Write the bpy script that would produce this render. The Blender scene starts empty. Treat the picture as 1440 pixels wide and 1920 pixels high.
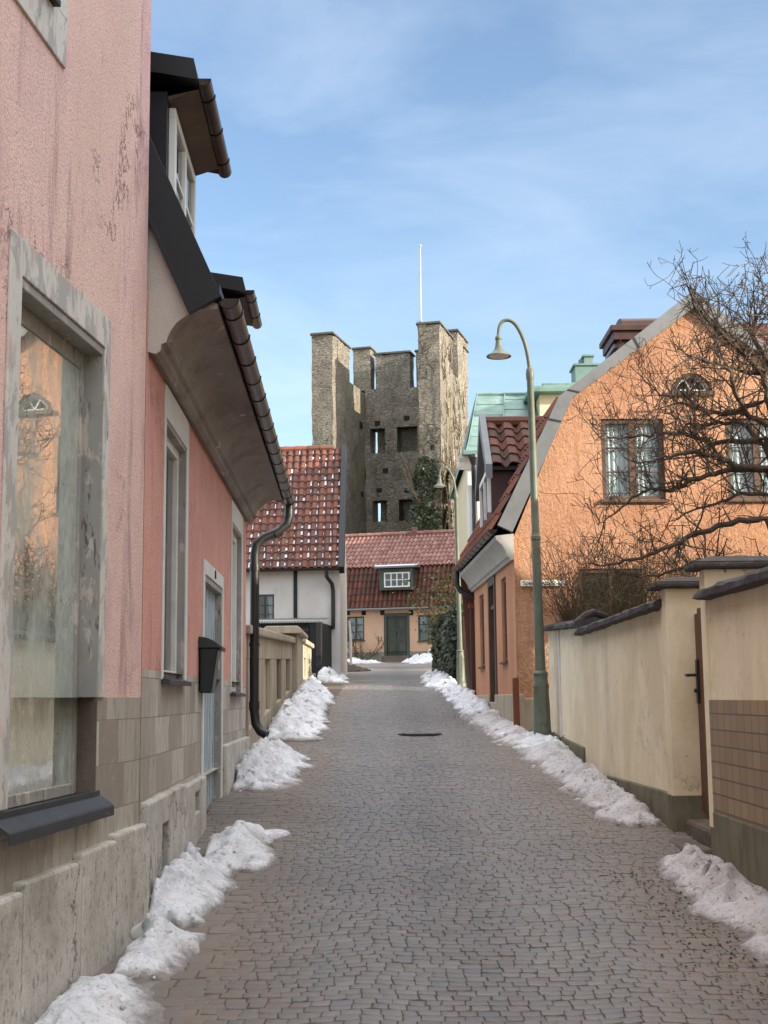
import bpy, math, random
from mathutils import Vector, Matrix, noise
sc = bpy.context.scene
PI = math.pi
# ------------------------------------------------------------------ camera
FPX, EYE, ROLL = 2500.0, 1.75, 0.010          # focal length in photo pixels, eye height, roll
PITCH = math.atan(348 / FPX)
cd = bpy.data.cameras.new('camera'); cam = bpy.data.objects.new('camera', cd); sc.collection.objects.link(cam)
cd.sensor_fit = 'VERTICAL'; cd.sensor_height = 36; cd.lens = 36 * FPX / 1920; cd.clip_start = .1; cd.clip_end = 3000
cam.rotation_mode = 'XYZ'
cam.matrix_world = Matrix.Translation((0, 0, EYE)) @ Matrix.Rotation(PI / 2 + PITCH, 4, 'X') @ Matrix.Rotation(-ROLL, 4, 'Z')
sc.camera = cam
# ------------------------------------------------------------------ sky, sun, exposure
SUN_EL = math.radians(17); SH = Vector((.925, -.38, 0)).normalized()
SUN = Vector((SH.x * math.cos(SUN_EL), SH.y * math.cos(SUN_EL), math.sin(SUN_EL)))
SKY_FILL = 14.5
w = bpy.data.worlds.new('World'); sc.world = w; w.use_nodes = True
wn = w.node_tree.nodes; wl = w.node_tree.links
bg = wn['Background']; bg.inputs[1].default_value = .118
sky = wn.new('ShaderNodeTexSky'); sky.sky_type = 'NISHITA'; sky.sun_disc = False
sky.sun_elevation = SUN_EL; sky.sun_rotation = math.atan2(SH.x, SH.y); sky.air_density = 1.0; sky.dust_density = .8; sky.ozone_density = 1.6
tc = wn.new('ShaderNodeTexCoord'); mp = wn.new('ShaderNodeMapping'); mp.inputs['Scale'].default_value = (1.2, 1.2, 4.5); mp.inputs['Rotation'].default_value = (.0, .22, .3)
n1 = wn.new('ShaderNodeTexNoise'); n1.inputs['Scale'].default_value = 2.6; n1.inputs['Detail'].default_value = 9; n1.inputs['Roughness'].default_value = .58; n1.inputs['Distortion'].default_value = .5
cr = wn.new('ShaderNodeValToRGB'); cr.color_ramp.elements[0].position = .42; cr.color_ramp.elements[1].position = .85
cr.color_ramp.elements[0].color = (0, 0, 0, 1); cr.color_ramp.elements[1].color = (.26, .26, .26, 1)
mx = wn.new('ShaderNodeMix'); mx.data_type = 'RGBA'
wl.new(tc.outputs['Generated'], mp.inputs[0]); wl.new(mp.outputs[0], n1.inputs['Vector']); wl.new(n1.outputs[0], cr.inputs[0]); wl.new(cr.outputs[0], mx.inputs['Factor'])
wl.new(sky.outputs[0], mx.inputs['A']); mx.inputs['B'].default_value = (5.2, 5.5, 6.0, 1)     # thin high cloud over the sky colour
sx_ = wn.new('ShaderNodeSeparateXYZ'); wl.new(tc.outputs['Generated'], sx_.inputs[0])          # unseen bright sky added overhead and behind the viewer to fill the shaded lane
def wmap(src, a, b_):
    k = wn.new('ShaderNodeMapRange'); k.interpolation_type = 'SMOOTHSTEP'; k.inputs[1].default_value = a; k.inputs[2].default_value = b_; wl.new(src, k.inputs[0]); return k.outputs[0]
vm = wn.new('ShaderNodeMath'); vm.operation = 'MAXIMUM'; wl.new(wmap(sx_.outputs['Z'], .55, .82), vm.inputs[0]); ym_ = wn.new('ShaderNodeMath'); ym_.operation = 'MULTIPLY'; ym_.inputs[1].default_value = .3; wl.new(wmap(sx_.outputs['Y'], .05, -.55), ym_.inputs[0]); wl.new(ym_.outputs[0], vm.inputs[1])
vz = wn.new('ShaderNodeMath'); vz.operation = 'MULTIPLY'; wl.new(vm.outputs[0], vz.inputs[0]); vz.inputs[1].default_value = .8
m2_ = wn.new('ShaderNodeMix'); m2_.data_type = 'RGBA'; wl.new(vz.outputs[0], m2_.inputs['Factor']); wl.new(mx.outputs['Result'], m2_.inputs['A']); m2_.inputs['B'].default_value = (SKY_FILL * .98, SKY_FILL * .98, SKY_FILL * 1.0, 1)
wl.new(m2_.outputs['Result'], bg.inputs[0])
sd = bpy.data.lights.new('sun', 'SUN'); sd.energy = 4.3; sd.angle = math.radians(.5); sd.color = (1, .89, .74)
so = bpy.data.objects.new('sun', sd); sc.collection.objects.link(so); so.rotation_euler = SUN.to_track_quat('Z', 'Y').to_euler()
sc.view_settings.view_transform = 'Standard'; sc.view_settings.look = 'None'; sc.view_settings.gamma = 1; sc.view_settings.exposure = 1.25
sc.cycles.max_bounces = 6; sc.cycles.transparent_max_bounces = 12
# ------------------------------------------------------------------ survey of the photograph: pixel -> point on a known plane
def ray(x, y):
    u = (x - 720) / FPX; v = (960 - y) / FPX; c, s = math.cos(ROLL), math.sin(ROLL)
    u, v = u * c + v * s, -u * s + v * c
    return Vector((u, math.cos(PITCH) - v * math.sin(PITCH), math.sin(PITCH) + v * math.cos(PITCH)))
def atY(x, y, Y):
    r = ray(x, y); return Vector((0, 0, EYE)) + r * (Y / r.y)
def zY(x, y, Y): return atY(x, y, Y).z
class Fr:
    """vertical plane: plan line a + s*d, outward normal n; P(s, z, depth out of the wall)"""
    def __init__(s, a, d, side):
        s.a = Vector((a[0], a[1], 0)); s.d = Vector((d[0], d[1], 0)); L = s.d.length
        s.n = Vector((s.d.y, -s.d.x, 0)) / L * side
    def P(s, t, z, o=0): 
        p = s.a + s.d * t + s.n * o; return Vector((p.x, p.y, z))
    def at(s, x, y, o=0):
        r = ray(x, y); a = s.a + s.n * o
        k = (s.n.dot(a)) / s.n.dot(r); p = Vector((0, 0, EYE)) + r * k
        q = p - a; return (q.x * s.d.x + q.y * s.d.y) / s.d.length_squared, p.z
GP = [(-60, -2), (0, 0), (4, .2), (6, .35), (8, .50), (10.8, .71), (12, .80), (16, 1.03), (20, 1.31), (25, 1.66), (30, 1.97), (36, 2.25), (45, 2.62), (50, 2.83), (55, 3.07), (60, 3.33), (66, 3.45), (120, 3.6), (900, 4)]
def gz(Y):
    for (a, za), (b, zb) in zip(GP, GP[1:]):
        if Y <= b: return za + (zb - za) * (Y - a) / (b - a)
    return GP[-1][1]
# ------------------------------------------------------------------ materials
def S(r, g, b):
    f = lambda c: (c / 255 / 12.92) if c / 255 <= .04045 else ((c / 255 + .055) / 1.055) ** 2.4
    return (f(r), f(g), f(b), 1)
class N:
    def __init__(s, name):
        s.m = bpy.data.materials.new(name); s.m.use_nodes = True; s.t = s.m.node_tree
        s.b = s.t.nodes['Principled BSDF']; s.tc = s.t.nodes.new('ShaderNodeTexCoord')
    def new(s, k): return s.t.nodes.new('ShaderNode' + k)
    def ln(s, a, b): s.t.links.new(a, b)
    def vec(s, scale=(1, 1, 1), plane=None):
        o = s.tc.outputs['Object']
        if plane:
            sp = s.new('SeparateXYZ'); s.ln(o, sp.inputs[0]); cb = s.new('CombineXYZ'); i = 'XYZ'
            for k, ch in enumerate(plane): s.ln(sp.outputs[i.index(ch.upper())], cb.inputs[k])
            o = cb.outputs[0]
        if tuple(scale) == (1, 1, 1): return o
        m = s.new('Mapping'); m.inputs['Scale'].default_value = scale; s.ln(o, m.inputs[0]); return m.outputs[0]
    def noise(s, scale, detail=5, rough=.6, aniso=(1, 1, 1), dist=0):
        n = s.new('TexNoise'); n.inputs['Scale'].default_value = scale; n.inputs['Detail'].default_value = detail
        n.inputs['Roughness'].default_value = rough; n.inputs['Distortion'].default_value = dist; s.ln(s.vec(aniso), n.inputs['Vector']); return n.outputs[0]
    def ramp(s, fac, stops, const=False):
        r = s.new('ValToRGB'); e = r.color_ramp.elements
        if const: r.color_ramp.interpolation = 'CONSTANT'
        while len(e) < len(stops): e.new(.5)
        for k, (p, c) in enumerate(stops):
            e[k].position = p; e[k].color = c if len(c) == 4 else (*c, 1)
        s.ln(fac, r.inputs[0]); return r.outputs[0]
    def mix(s, fac, a, b, mode='MIX'):
        m = s.new('Mix'); m.data_type = 'RGBA'; m.blend_type = mode
        for i, v in (('Factor', fac), ('A', a), ('B', b)):
            if hasattr(v, 'node'): s.ln(v, m.inputs[i])
            else: m.inputs[i].default_value = v
        return m.outputs['Result']
    def math(s, op, a, b=0.):
        m = s.new('Math'); m.operation = op
        for k, v in enumerate((a, b)):
            if hasattr(v, 'node'): s.ln(v, m.inputs[k])
            else: m.inputs[k].default_value = v
        return m.outputs[0]
G1, K0 = (1, 1, 1, 1), (0, 0, 0, 1)
def mat(name, cols, scale=2.5, detail=6, aniso=(1, 1, 1), rough=.85, spec=.25, metal=0, bump=(), over=(), tint=None, brick=None, stones=None, sss=0, cracks=None, thin=None):
    """cols: colour ramp over noise; over: stains (colour, scale, aniso, lo, hi, amount); bump: (kind, scale, strength, distance)"""
    n = N(name); fac = n.noise(scale, detail, .65, aniso)
    k = len(cols); col = n.ramp(fac, [(.30 + .42 * i / max(1, k - 1), c) for i, c in enumerate(cols)])
    heights = []
    if tint:
        a = n.new('Attribute'); a.attribute_name = 'tint'
        tcol = n.ramp(a.outputs['Fac'], [(i / max(1, len(tint) - 1), c) for i, c in enumerate(tint)])
        col = n.mix(.72, col, tcol)
    if brick:
        pl, bw, bh, mo, off, mc, c2, amt = brick
        b = n.new('TexBrick'); n.ln(n.vec(plane=pl), b.inputs['Vector']); b.offset = off; b.squash = 1
        b.inputs['Scale'].default_value = 1; b.inputs['Brick Width'].default_value = bw; b.inputs['Row Height'].default_value = bh
        b.inputs['Mortar Size'].default_value = mo; b.inputs['Mortar Smooth'].default_value = .2; b.inputs['Bias'].default_value = 0
        b.inputs['Color1'].default_value = (.0, .0, .0, 1); b.inputs['Color2'].default_value = G1; b.inputs['Mortar'].default_value = (.5, .5, .5, 1)
        col = n.mix(n.math('MULTIPLY', b.outputs['Color'], amt), col, c2); col = n.mix(b.outputs['Fac'], col, mc)
        heights.append((n.math('MULTIPLY', b.outputs['Fac'], -1.), .6, .006))
    if stones:
        sv, mc, c2, amt, ed = stones
        wv = n.new('VectorMath'); wv.operation = 'ADD'; n.ln(n.vec(sv), wv.inputs[0])
        nn = n.new('TexNoise'); nn.inputs['Scale'].default_value = 1.3; nn.inputs['Detail'].default_value = 3; n.ln(n.tc.outputs['Object'], nn.inputs['Vector'])
        n.ln(nn.outputs['Color'], wv.inputs[1])
        v = n.new('TexVoronoi'); v.feature = 'DISTANCE_TO_EDGE'; v.inputs['Scale'].default_value = 1; n.ln(wv.outputs[0], v.inputs['Vector'])
        v2 = n.new('TexVoronoi'); v2.inputs['Scale'].default_value = 1; n.ln(wv.outputs[0], v2.inputs['Vector'])
        sp = n.new('SeparateColor'); n.ln(v2.outputs['Color'], sp.inputs[0])
        col = n.mix(n.math('MULTIPLY', sp.outputs[0], amt), col, c2)
        e = n.ramp(v.outputs['Distance'], [(0, G1), (ed, K0)]); col = n.mix(n.math('MULTIPLY', e, .8), col, mc)
        heights.append((n.math('MULTIPLY', e, -1.), .9, .05)); heights.append((sp.outputs[1], .5, .04))
    for (c, s_, an, lo, hi, amt) in over:
        f = n.ramp(n.noise(s_, 7, .68, an, .3), [(lo, K0), (hi, G1)]); col = n.mix(n.math('MULTIPLY', f, amt), col, c)
    if cracks:
        cs_, cc, wd = cracks; ww = n.new('VectorMath'); ww.operation = 'ADD'; n.ln(n.vec(cs_), ww.inputs[0])
        nz = n.new('TexNoise'); nz.inputs['Scale'].default_value = 2.2; nz.inputs['Detail'].default_value = 8; nz.inputs['Roughness'].default_value = .7; n.ln(n.tc.outputs['Object'], nz.inputs['Vector']); n.ln(nz.outputs['Color'], ww.inputs[1])
        v = n.new('TexVoronoi'); v.feature = 'DISTANCE_TO_EDGE'; v.inputs['Scale'].default_value = 1; n.ln(ww.outputs[0], v.inputs['Vector'])
        e = n.ramp(v.outputs['Distance'], [(0, G1), (wd, K0)]); e = n.math('MULTIPLY', e, n.ramp(n.noise(.9, 4), [(.48, K0), (.56, G1)]))
        col = n.mix(n.math('MULTIPLY', e, .8), col, cc); heights.append((n.math('MULTIPLY', e, -1.), .6, .01))
    if thin:      # thin melting crust: dirty wet slush where the snow is only centimetres deep ('tint' = depth)
        a = n.new('Attribute'); a.attribute_name = 'tint'; f = n.math('ADD', a.outputs['Fac'], n.math('MULTIPLY', n.math('SUBTRACT', n.noise(14, 7, .7), .5), 1.3))
        f = n.ramp(f, [(.25, G1), (.75, K0)]); col = n.mix(n.math('MULTIPLY', f, .85), col, thin)
    n.ln(col, n.b.inputs['Base Color'])
    n.b.inputs['Roughness'].default_value = rough; n.b.inputs['Metallic'].default_value = metal; n.b.inputs['Specular IOR Level'].default_value = spec
    if sss: n.b.inputs['Subsurface Weight'].default_value = sss; n.b.inputs['Subsurface Radius'].default_value = (.06, .07, .08); n.b.inputs['Subsurface Scale'].default_value = .5
    prev = None
    for (kind, s_, st, ds) in bump:
        if kind == 'v':
            v = n.new('TexVoronoi'); v.inputs['Scale'].default_value = s_; n.ln(n.tc.outputs['Object'], v.inputs['Vector']); h = v.outputs['Distance']
        else: h = n.noise(s_, 6, .65, kind if isinstance(kind, tuple) else (1, 1, 1))
        heights.append((h, st, ds))
    for (h, st, ds) in heights:
        b = n.new('Bump'); b.inputs['Strength'].default_value = st; b.inputs['Distance'].default_value = ds; n.ln(h, b.inputs['Height'])
        if prev: n.ln(prev, b.inputs['Normal'])
        prev = b.outputs[0]
    if prev: n.ln(prev, n.b.inputs['Normal'])
    return n.m
def glass(name, ior=1.6, dust=.05, tint=(.85, .9, .88, 1), dcol=S(150, 155, 148)):
    n = N(name); out = n.t.nodes['Material Output']
    tr = n.new('BsdfTransparent'); tr.inputs[0].default_value = tint
    gl = n.new('BsdfGlossy'); gl.inputs['Roughness'].default_value = .012; gl.inputs[0].default_value = (.95, .97, .97, 1)
    bp = n.new('Bump'); bp.inputs['Strength'].default_value = .05; bp.inputs['Distance'].default_value = .01; n.ln(n.noise(2.2, 2), bp.inputs['Height']); n.ln(bp.outputs[0], gl.inputs['Normal'])
    fr = n.new('Fresnel'); fr.inputs[0].default_value = ior
    m1 = n.new('MixShader'); n.ln(fr.outputs[0], m1.inputs[0]); n.ln(tr.outputs[0], m1.inputs[1]); n.ln(gl.outputs[0], m1.inputs[2])
    df = n.new('BsdfDiffuse'); df.inputs[0].default_value = dcol
    f = n.ramp(n.noise(3, 8, .7, (1, 1, .6)), [(.35, (dust * .3,) * 3), (.7, (dust * 2,) * 3)])
    m2 = n.new('MixShader'); n.ln(f, m2.inputs[0]); n.ln(m1.outputs[0], m2.inputs[1]); n.ln(df.outputs[0], m2.inputs[2])
    n.ln(m2.outputs[0], out.inputs[0]); return n.m
A1 = (1, 1, .25)     # noise stretched down the wall
m = {}
m['pink'] = mat('pink_roughcast', [S(222, 190, 184), S(230, 198, 189), S(234, 205, 193)], 1.1, bump=[('n', 95, .5, .012), ('v', 60, .25, .008)],
                over=[(S(168, 134, 130), 95, (1, 1, 1), .50, .62, .65), (S(206, 180, 156), .9, A1, .5, .75, .6), (S(196, 152, 162), .7, (1, 1, .8), .5, .62, .5), (S(128, 100, 92), 5, (1, 1, .13), .56, .68, .5), (S(104, 80, 74), 2.6, (1, 1, .4), .60, .70, .5), (S(92, 72, 64), 60, (1, 1, .7), .60, .66, .4)], cracks=((.55, .55, .35), S(120, 92, 84), .012))
m['salmon'] = mat('salmon_roughcast', [S(206, 152, 138), S(216, 162, 146), S(222, 172, 155)], 1.2, bump=[('n', 90, .45, .010), ('v', 70, .25, .006)],
                  over=[(S(158, 98, 90), 100, (1, 1, 1), .48, .6, .6), (S(158, 98, 86), 4, (1, 1, .18), .56, .7, .45), (S(214, 172, 158), 2, (1, 1, .6), .55, .66, .4)], cracks=((.7, .7, .45), S(140, 86, 76), .01))
m['grey_render'] = mat('grey_roughcast', [S(168, 160, 150), S(186, 178, 168)], 2, bump=[('n', 60, .5, .012)])
m['dado'] = mat('marble_dado_tiles', [S(138, 132, 120), S(182, 176, 162), S(196, 191, 178), S(216, 212, 202)], 7, 10, (1, 2.4, .55), .5, .4,
                brick=('yzx', .34, .235, .004, .37, S(138, 132, 122), S(138, 127, 114), .9), over=[(S(128, 116, 108), 9, (1, 2.2, .6), .56, .64, .6), (S(210, 206, 196), 9, (1, 1, .6), .60, .7, .5)], bump=[('n', 30, .1, .004)])
m['limestone'] = mat('limestone_plinth', [S(168, 163, 152), S(188, 183, 172), S(202, 198, 188)], 2.5, bump=[('n', 40, .5, .008), ('n', 7, .4, .02)],
                     over=[(S(120, 116, 106), 26, (1, 1, .6), .54, .64, .7), (S(140, 132, 120), 3, (1, 1, .5), .52, .68, .6), (S(96, 92, 82), 60, (1, 1, .8), .58, .64, .6)], cracks=((.8, .8, .6), S(96, 90, 80), .02))
m['peel'] = mat('peeling_white_grey_paint', [S(196, 194, 186), S(208, 206, 198)], 3, rough=.6, over=[(S(160, 158, 152), 8, (1, 1, .4), .50, .54, .8), (S(196, 172, 162), 6, (1, 1, .5), .58, .62, .6), (S(110, 104, 94), 22, (1, 1, .4), .63, .67, .8)], bump=[((1, 1, .35), 5, .5, .006)])
m['greypaint'] = mat('weathered_grey_paint', [S(138, 136, 130), S(158, 156, 150)], 3, rough=.6, over=[(S(196, 184, 174), 9, (1, 1, .45), .56, .59, .7), (S(92, 84, 74), 24, (1, 1, .2), .6, .64, .9)], bump=[((1, 1, .2), 20, .4, .006)])
m['white'] = mat('white_painted_plaster', [S(205, 203, 197), S(220, 218, 212)], 4, rough=.6, over=[(S(160, 156, 148), 8, (1, 1, .3), .58, .7, .5)], bump=[('n', 30, .1, .004)])
m['greywhite'] = mat('greyed_cornice_paint', [S(160, 156, 148), S(178, 174, 166)], 4, rough=.7, over=[(S(132, 126, 116), 6, (1, 1, .4), .54, .68, .5)])
m['whitepaint'] = mat('white_window_paint', [S(212, 212, 206), S(226, 226, 220)], 4, rough=.45)
m['bluedoor'] = mat('peeling_pale_blue_planks', [S(150, 164, 172), S(176, 188, 192)], 3, 6, (1, 1, .15), .65, over=[(S(84, 82, 78), 11, (2, 2, .16), .54, .60, .9)], bump=[((3, 3, .1), 20, .4, .006)])
m['sillmetal'] = mat('dark_sheet_metal', [S(54, 56, 58), S(72, 74, 77)], 5, rough=.5, metal=.25, over=[(S(110, 111, 112), 12, (1, .5, 1), .6, .7, .4)])
m['blackmetal'] = mat('black_sheet_metal', [S(17, 18, 20), S(25, 26, 28)], 3, rough=.5, metal=.1, spec=.35)
m['copper'] = mat('brown_copper', [S(32, 26, 22), S(52, 41, 34), S(70, 55, 46)], 6, rough=.30, metal=.8, spec=.6, over=[(S(26, 23, 22), 5, (1, 1, 1), .45, .65, .8)])
m['pipe'] = mat('black_pipe_paint', [S(24, 25, 25), S(38, 38, 37)], 6, rough=.38, spec=.5)
m['cove'] = mat('dirty_cornice_plaster', [S(122, 116, 113), S(140, 134, 130), S(158, 152, 147)], 1.5, aniso=(1, .35, 1), over=[(S(88, 78, 74), 3, (1, .5, 1), .5, .7, .6), (S(208, 204, 196), 7, (1, .4, 1), .62, .70, .7)], bump=[('n', 20, .3, .01)])
m['soffit'] = mat('brown_soffit', [S(88, 78, 72), S(104, 94, 86)], 3)
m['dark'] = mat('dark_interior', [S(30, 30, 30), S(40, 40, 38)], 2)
m['pantile_red'] = mat('red_pantiles', [S(108, 70, 60), S(124, 82, 70)], 5, rough=.75, tint=[S(92, 60, 50), S(122, 74, 58), S(138, 84, 64), S(98, 72, 62), S(116, 66, 52)], over=[(S(70, 58, 46), 9, (1, 1, 1), .55, .68, .6)], bump=[('n', 30, .25, .01)])
m['tile_snow'] = mat('icy_snow_on_tiles', [S(176, 178, 184), S(204, 206, 212)], 6, rough=.6)
m['pantile_old'] = mat('brown_red_pantiles', [S(96, 62, 52), S(112, 74, 62)], 5, rough=.75, tint=[S(74, 52, 46), S(104, 64, 52), S(122, 76, 60), S(84, 66, 60), S(98, 58, 48)], over=[(S(66, 56, 48), 2, (1, 1, 1), .5, .66, .6)])
m['pantile_dark'] = mat('weathered_dark_pantiles', [S(84, 52, 44), S(98, 62, 52)], 5, rough=.75, tint=[S(54, 42, 36), S(92, 54, 44), S(112, 62, 50), S(66, 56, 46), S(80, 50, 42)], over=[(S(62, 54, 40), 4, (1, 1, .4), .5, .66, .7)])
m['pantile_frost'] = mat('frosted_pantiles', [S(118, 78, 72), S(134, 92, 86)], 5, rough=.75, tint=[S(98, 62, 52), S(136, 100, 88), S(112, 74, 64), S(146, 114, 102)], over=[(S(156, 132, 124), 7, (1, 1, 1), .5, .65, .5)])
m['orange'] = mat('orange_roughcast', [S(186, 136, 104), S(200, 150, 116), S(211, 164, 130)], 1.0, bump=[((1, 1, .6), 22, 1.0, .08), ('n', 50, .9, .03)],
                  over=[(S(222, 180, 140), 16, (1, 1, 1), .52, .66, .5), (S(170, 116, 86), 1.4, (1, 1, .5), .52, .7, .45), (S(150, 104, 78), 4, (1, 1, .16), .58, .7, .4)])
m['orange_s'] = mat('orange_street_plaster', [S(176, 122, 90), S(192, 138, 104), S(198, 146, 112)], 1.4, aniso=A1, bump=[('n', 26, .4, .012)],
                    over=[(S(160, 100, 64), 5, (1, 1, .12), .55, .7, .6), (S(212, 176, 140), 6, (1, 1, .2), .62, .72, .4)])
m['greymetal'] = mat('grey_verge_metal', [S(106, 108, 108), S(122, 124, 124)], 2.5, rough=.55, metal=.25, over=[(S(90, 90, 88), 7, (1, 1, .6), .55, .7, .4)])
m['browntrim'] = mat('brown_window_paint', [S(78, 62, 52), S(98, 80, 66)], 6, 5, (1, 1, .3), .55)
m['brownmetal'] = mat('brown_sheet_metal', [S(64, 46, 42), S(80, 58, 52)], 4, rough=.5, metal=.2)
m['concrete'] = mat('old_concrete', [S(140, 128, 110), S(164, 152, 132), S(184, 172, 150)], 1.8, aniso=A1, bump=[('n', 40, .4, .008)], over=[(S(110, 100, 84), 4, (1, 1, .2), .54, .7, .6), (S(206, 196, 170), 6, (1, 1, .3), .62, .72, .5)])
m['blackwood'] = mat('black_tarred_planks', [S(26, 27, 28), S(40, 41, 42)], 4, 5, (6, 6, .3), .6, over=[(S(60, 58, 54), 6, (5, 5, .2), .58, .72, .5)])
m['brownwood'] = mat('dark_brown_planks', [S(58, 38, 30), S(80, 54, 42)], 4, 5, (6, 6, .3), .6)
m['gatewood'] = mat('brown_gate_boards', [S(92, 64, 50), S(118, 84, 66)], 4, 5, (6, 6, .25), .6)
m['whitewall'] = mat('white_limewash', [S(190, 182, 174), S(204, 197, 190)], 1.4, bump=[('n', 14, .3, .012)], over=[(S(168, 158, 148), 2.4, A1, .54, .72, .5)])
m['farwall'] = mat('peach_limewash', [S(192, 156, 128), S(204, 168, 138)], 1.2, bump=[('n', 14, .3, .012)], over=[(S(170, 130, 100), 2, A1, .52, .7, .5)])
m['farplinth'] = mat('grey_green_plinth', [S(120, 116, 100), S(142, 138, 122)], 2, over=[(S(96, 92, 76), 5, (1, 1, .4), .5, .7, .6)])
m['greendoor'] = mat('grey_green_door_paint', [S(62, 66, 58), S(78, 82, 72)], 4, 5, (1, 1, .3), .5)
m['ruin'] = mat('weathered_limestone_rubble', [S(112, 109, 100), S(140, 136, 125), S(162, 157, 145)], .7, 8, over=[(S(136, 126, 80), .45, (1, 1, .5), .54, .68, .6), (S(82, 76, 66), 1.1, (1, 1, .5), .56, .7, .6)],
                 stones=((3.6, 3.6, 10.5), S(82, 76, 64), S(118, 110, 94), .7, .08), bump=[('n', 8, .7, .08), ((1, 1, 2.5), 5, .6, .1)])
m['ruincap'] = mat('dark_capping_stone', [S(70, 66, 58), S(92, 88, 78)], 3)
m['verdigris'] = mat('verdigris_copper', [S(88, 112, 104), S(106, 130, 121), S(122, 144, 135)], 1.6, rough=.55, metal=.1, over=[(S(78, 102, 95), 3, (1, 1, .4), .54, .66, .5), (S(140, 160, 152), 4, (1, 1, .5), .62, .7, .4)])
m['cream'] = mat('cream_plaster', [S(206, 190, 156), S(216, 202, 170)], 1.5, bump=[('n', 20, .2, .01)])
m['gardenwall'] = mat('cream_garden_wall', [S(224, 207, 174), S(233, 217, 186), S(238, 224, 196)], .9, bump=[('n', 22, .25, .008), ('n', 4, .25, .02)],
                      over=[(S(196, 178, 152), 1.6, A1, .50, .72, .6), (S(204, 188, 164), 5, (1, 1, .5), .58, .74, .25), (S(120, 108, 92), 11, (1, 1, .7), .65, .68, .8), (S(204, 186, 152), .7, (1, 1, 1), .5, .6, .5)], cracks=((.5, .5, .5), S(150, 136, 112), .008))
m['gardenplinth'] = mat('mossy_grey_plinth', [S(104, 98, 80), S(124, 118, 98)], 2.5, over=[(S(76, 74, 52), 5, (1, 1, .35), .5, .66, .7)], bump=[('n', 30, .4, .008)])
m['coping'] = mat('dark_slate_coping', [S(58, 54, 52), S(78, 73, 70)], 6, rough=.75, bump=[('n', 18, .8, .02)], over=[(S(112, 104, 98), 12, (1, 1, 1), .58, .66, .5)])
m['tantile'] = mat('tan_glazed_tiles', [S(142, 114, 78), S(156, 128, 92)], 3, rough=.35, spec=.3, brick=('yzx', .165, .108, .006, 0., S(84, 68, 48), S(128, 100, 68), .8))
m['stonestep'] = mat('rough_step_stone', [S(88, 78, 68), S(112, 102, 90)], 4, bump=[('n', 14, .7, .02)])
m['lampgreen'] = mat('grey_green_lamp_paint', [S(84, 90, 76), S(104, 110, 94)], 5, rough=.5, spec=.35, over=[(S(70, 72, 52), 6, (1, 1, .4), .54, .7, .5)])
m['bark'] = mat('dark_apple_bark', [S(70, 60, 51), S(92, 80, 68)], 14, bump=[('n', 40, .6, .01)], over=[(S(92, 92, 66), 10, (1, 1, 1), .58, .7, .5)])
m['twigs'] = mat('brown_twigs', [S(74, 56, 44), S(98, 76, 58)], 6, over=[(S(96, 92, 60), 3, (1, 1, 1), .5, .62, .6)])
m['olive'] = mat('olive_twigs', [S(84, 80, 54), S(112, 106, 74)], 6)
m['ivy'] = mat('ivy_leaves', [S(30, 38, 24), S(44, 52, 32)], 5, rough=.5, spec=.4, tint=[S(22, 30, 19), S(36, 46, 28), S(58, 62, 36), S(32, 42, 25)])
m['bushleaf'] = mat('pale_bush_leaves', [S(88, 86, 48), S(110, 104, 62)], 5, rough=.6, tint=[S(70, 72, 40), S(110, 106, 62), S(132, 124, 78), S(84, 84, 48)])
m['vine'] = mat('bare_creeper_stems', [S(66, 54, 42), S(88, 74, 58)], 6)
m['binplastic'] = mat('dark_green_plastic', [S(20, 32, 30), S(26, 40, 36)], 3, rough=.35, spec=.5)
m['rust'] = mat('rusty_iron', [S(96, 54, 40), S(116, 70, 52)], 8)
m['rust_dark'] = mat('dark_cast_iron', [S(46, 43, 40), S(60, 56, 52)], 12, rough=.5, bump=[('v', 30, .5, .006)])
m['curtain'] = mat('pale_curtain', [S(190, 198, 202), S(206, 212, 214)], 3, aniso=(9, 9, .3))
m['panelgrey'] = mat('pale_display_board', [S(168, 176, 166), S(184, 190, 180)], 3, over=[(S(140, 146, 136), 5, (1, 1, .4), .5, .7, .5)])
m['signwhite'] = mat('white_enamel_sign', [S(222, 220, 204), S(232, 230, 216)], 4, rough=.35)
m['ink'] = mat('black_lettering', [S(24, 26, 24), S(30, 32, 30)], 3)
m['plastic'] = mat('clear_crushed_plastic', [S(200, 206, 200), S(214, 218, 214)], 8, rough=.2, spec=.5)
m['polewhite'] = mat('white_pole_paint', [S(168, 168, 164), S(186, 186, 182)], 4, rough=.4)
m['snow'] = mat('old_snow', [S(190, 190, 192), S(210, 210, 212), S(222, 222, 224)], 3, thin=S(112, 101, 90), rough=.55, spec=.35, sss=.08, bump=[('n', 14, .5, .03), ('n', 48, .6, .016), ('n', 130, .5, .006)],
                over=[(S(160, 148, 136), 5, (1, 1, 1), .5, .7, .65), (S(168, 172, 178), 9, (1, 1, 1), .5, .62, .6), (S(96, 82, 70), 45, (1, 1, 1), .57, .66, .8)])
m['snow_dirty'] = mat('dirty_grey_snow', [S(166, 159, 158), S(186, 181, 180), S(204, 200, 200)], 3, thin=S(104, 93, 84), rough=.6, spec=.3, sss=.15, bump=[((1, .6, 1), 16, .7, .045), ('n', 50, .6, .016)],
                      over=[(S(84, 72, 62), 42, (1, 1, 1), .57, .64, .85), (S(138, 120, 108), 3, (1, .5, 1), .5, .7, .6)])
m['rooftop_snow'] = mat('clean_roof_snow', [S(226, 230, 236), S(238, 240, 244)], 5, rough=.6)
m['grout'] = mat('sandy_joints', [S(76, 69, 61), S(98, 88, 76)], 9, bump=[('n', 60, .6, .01)])
m['earth'] = mat('earth', [S(92, 82, 70), S(116, 106, 92)], 1.5)
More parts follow.
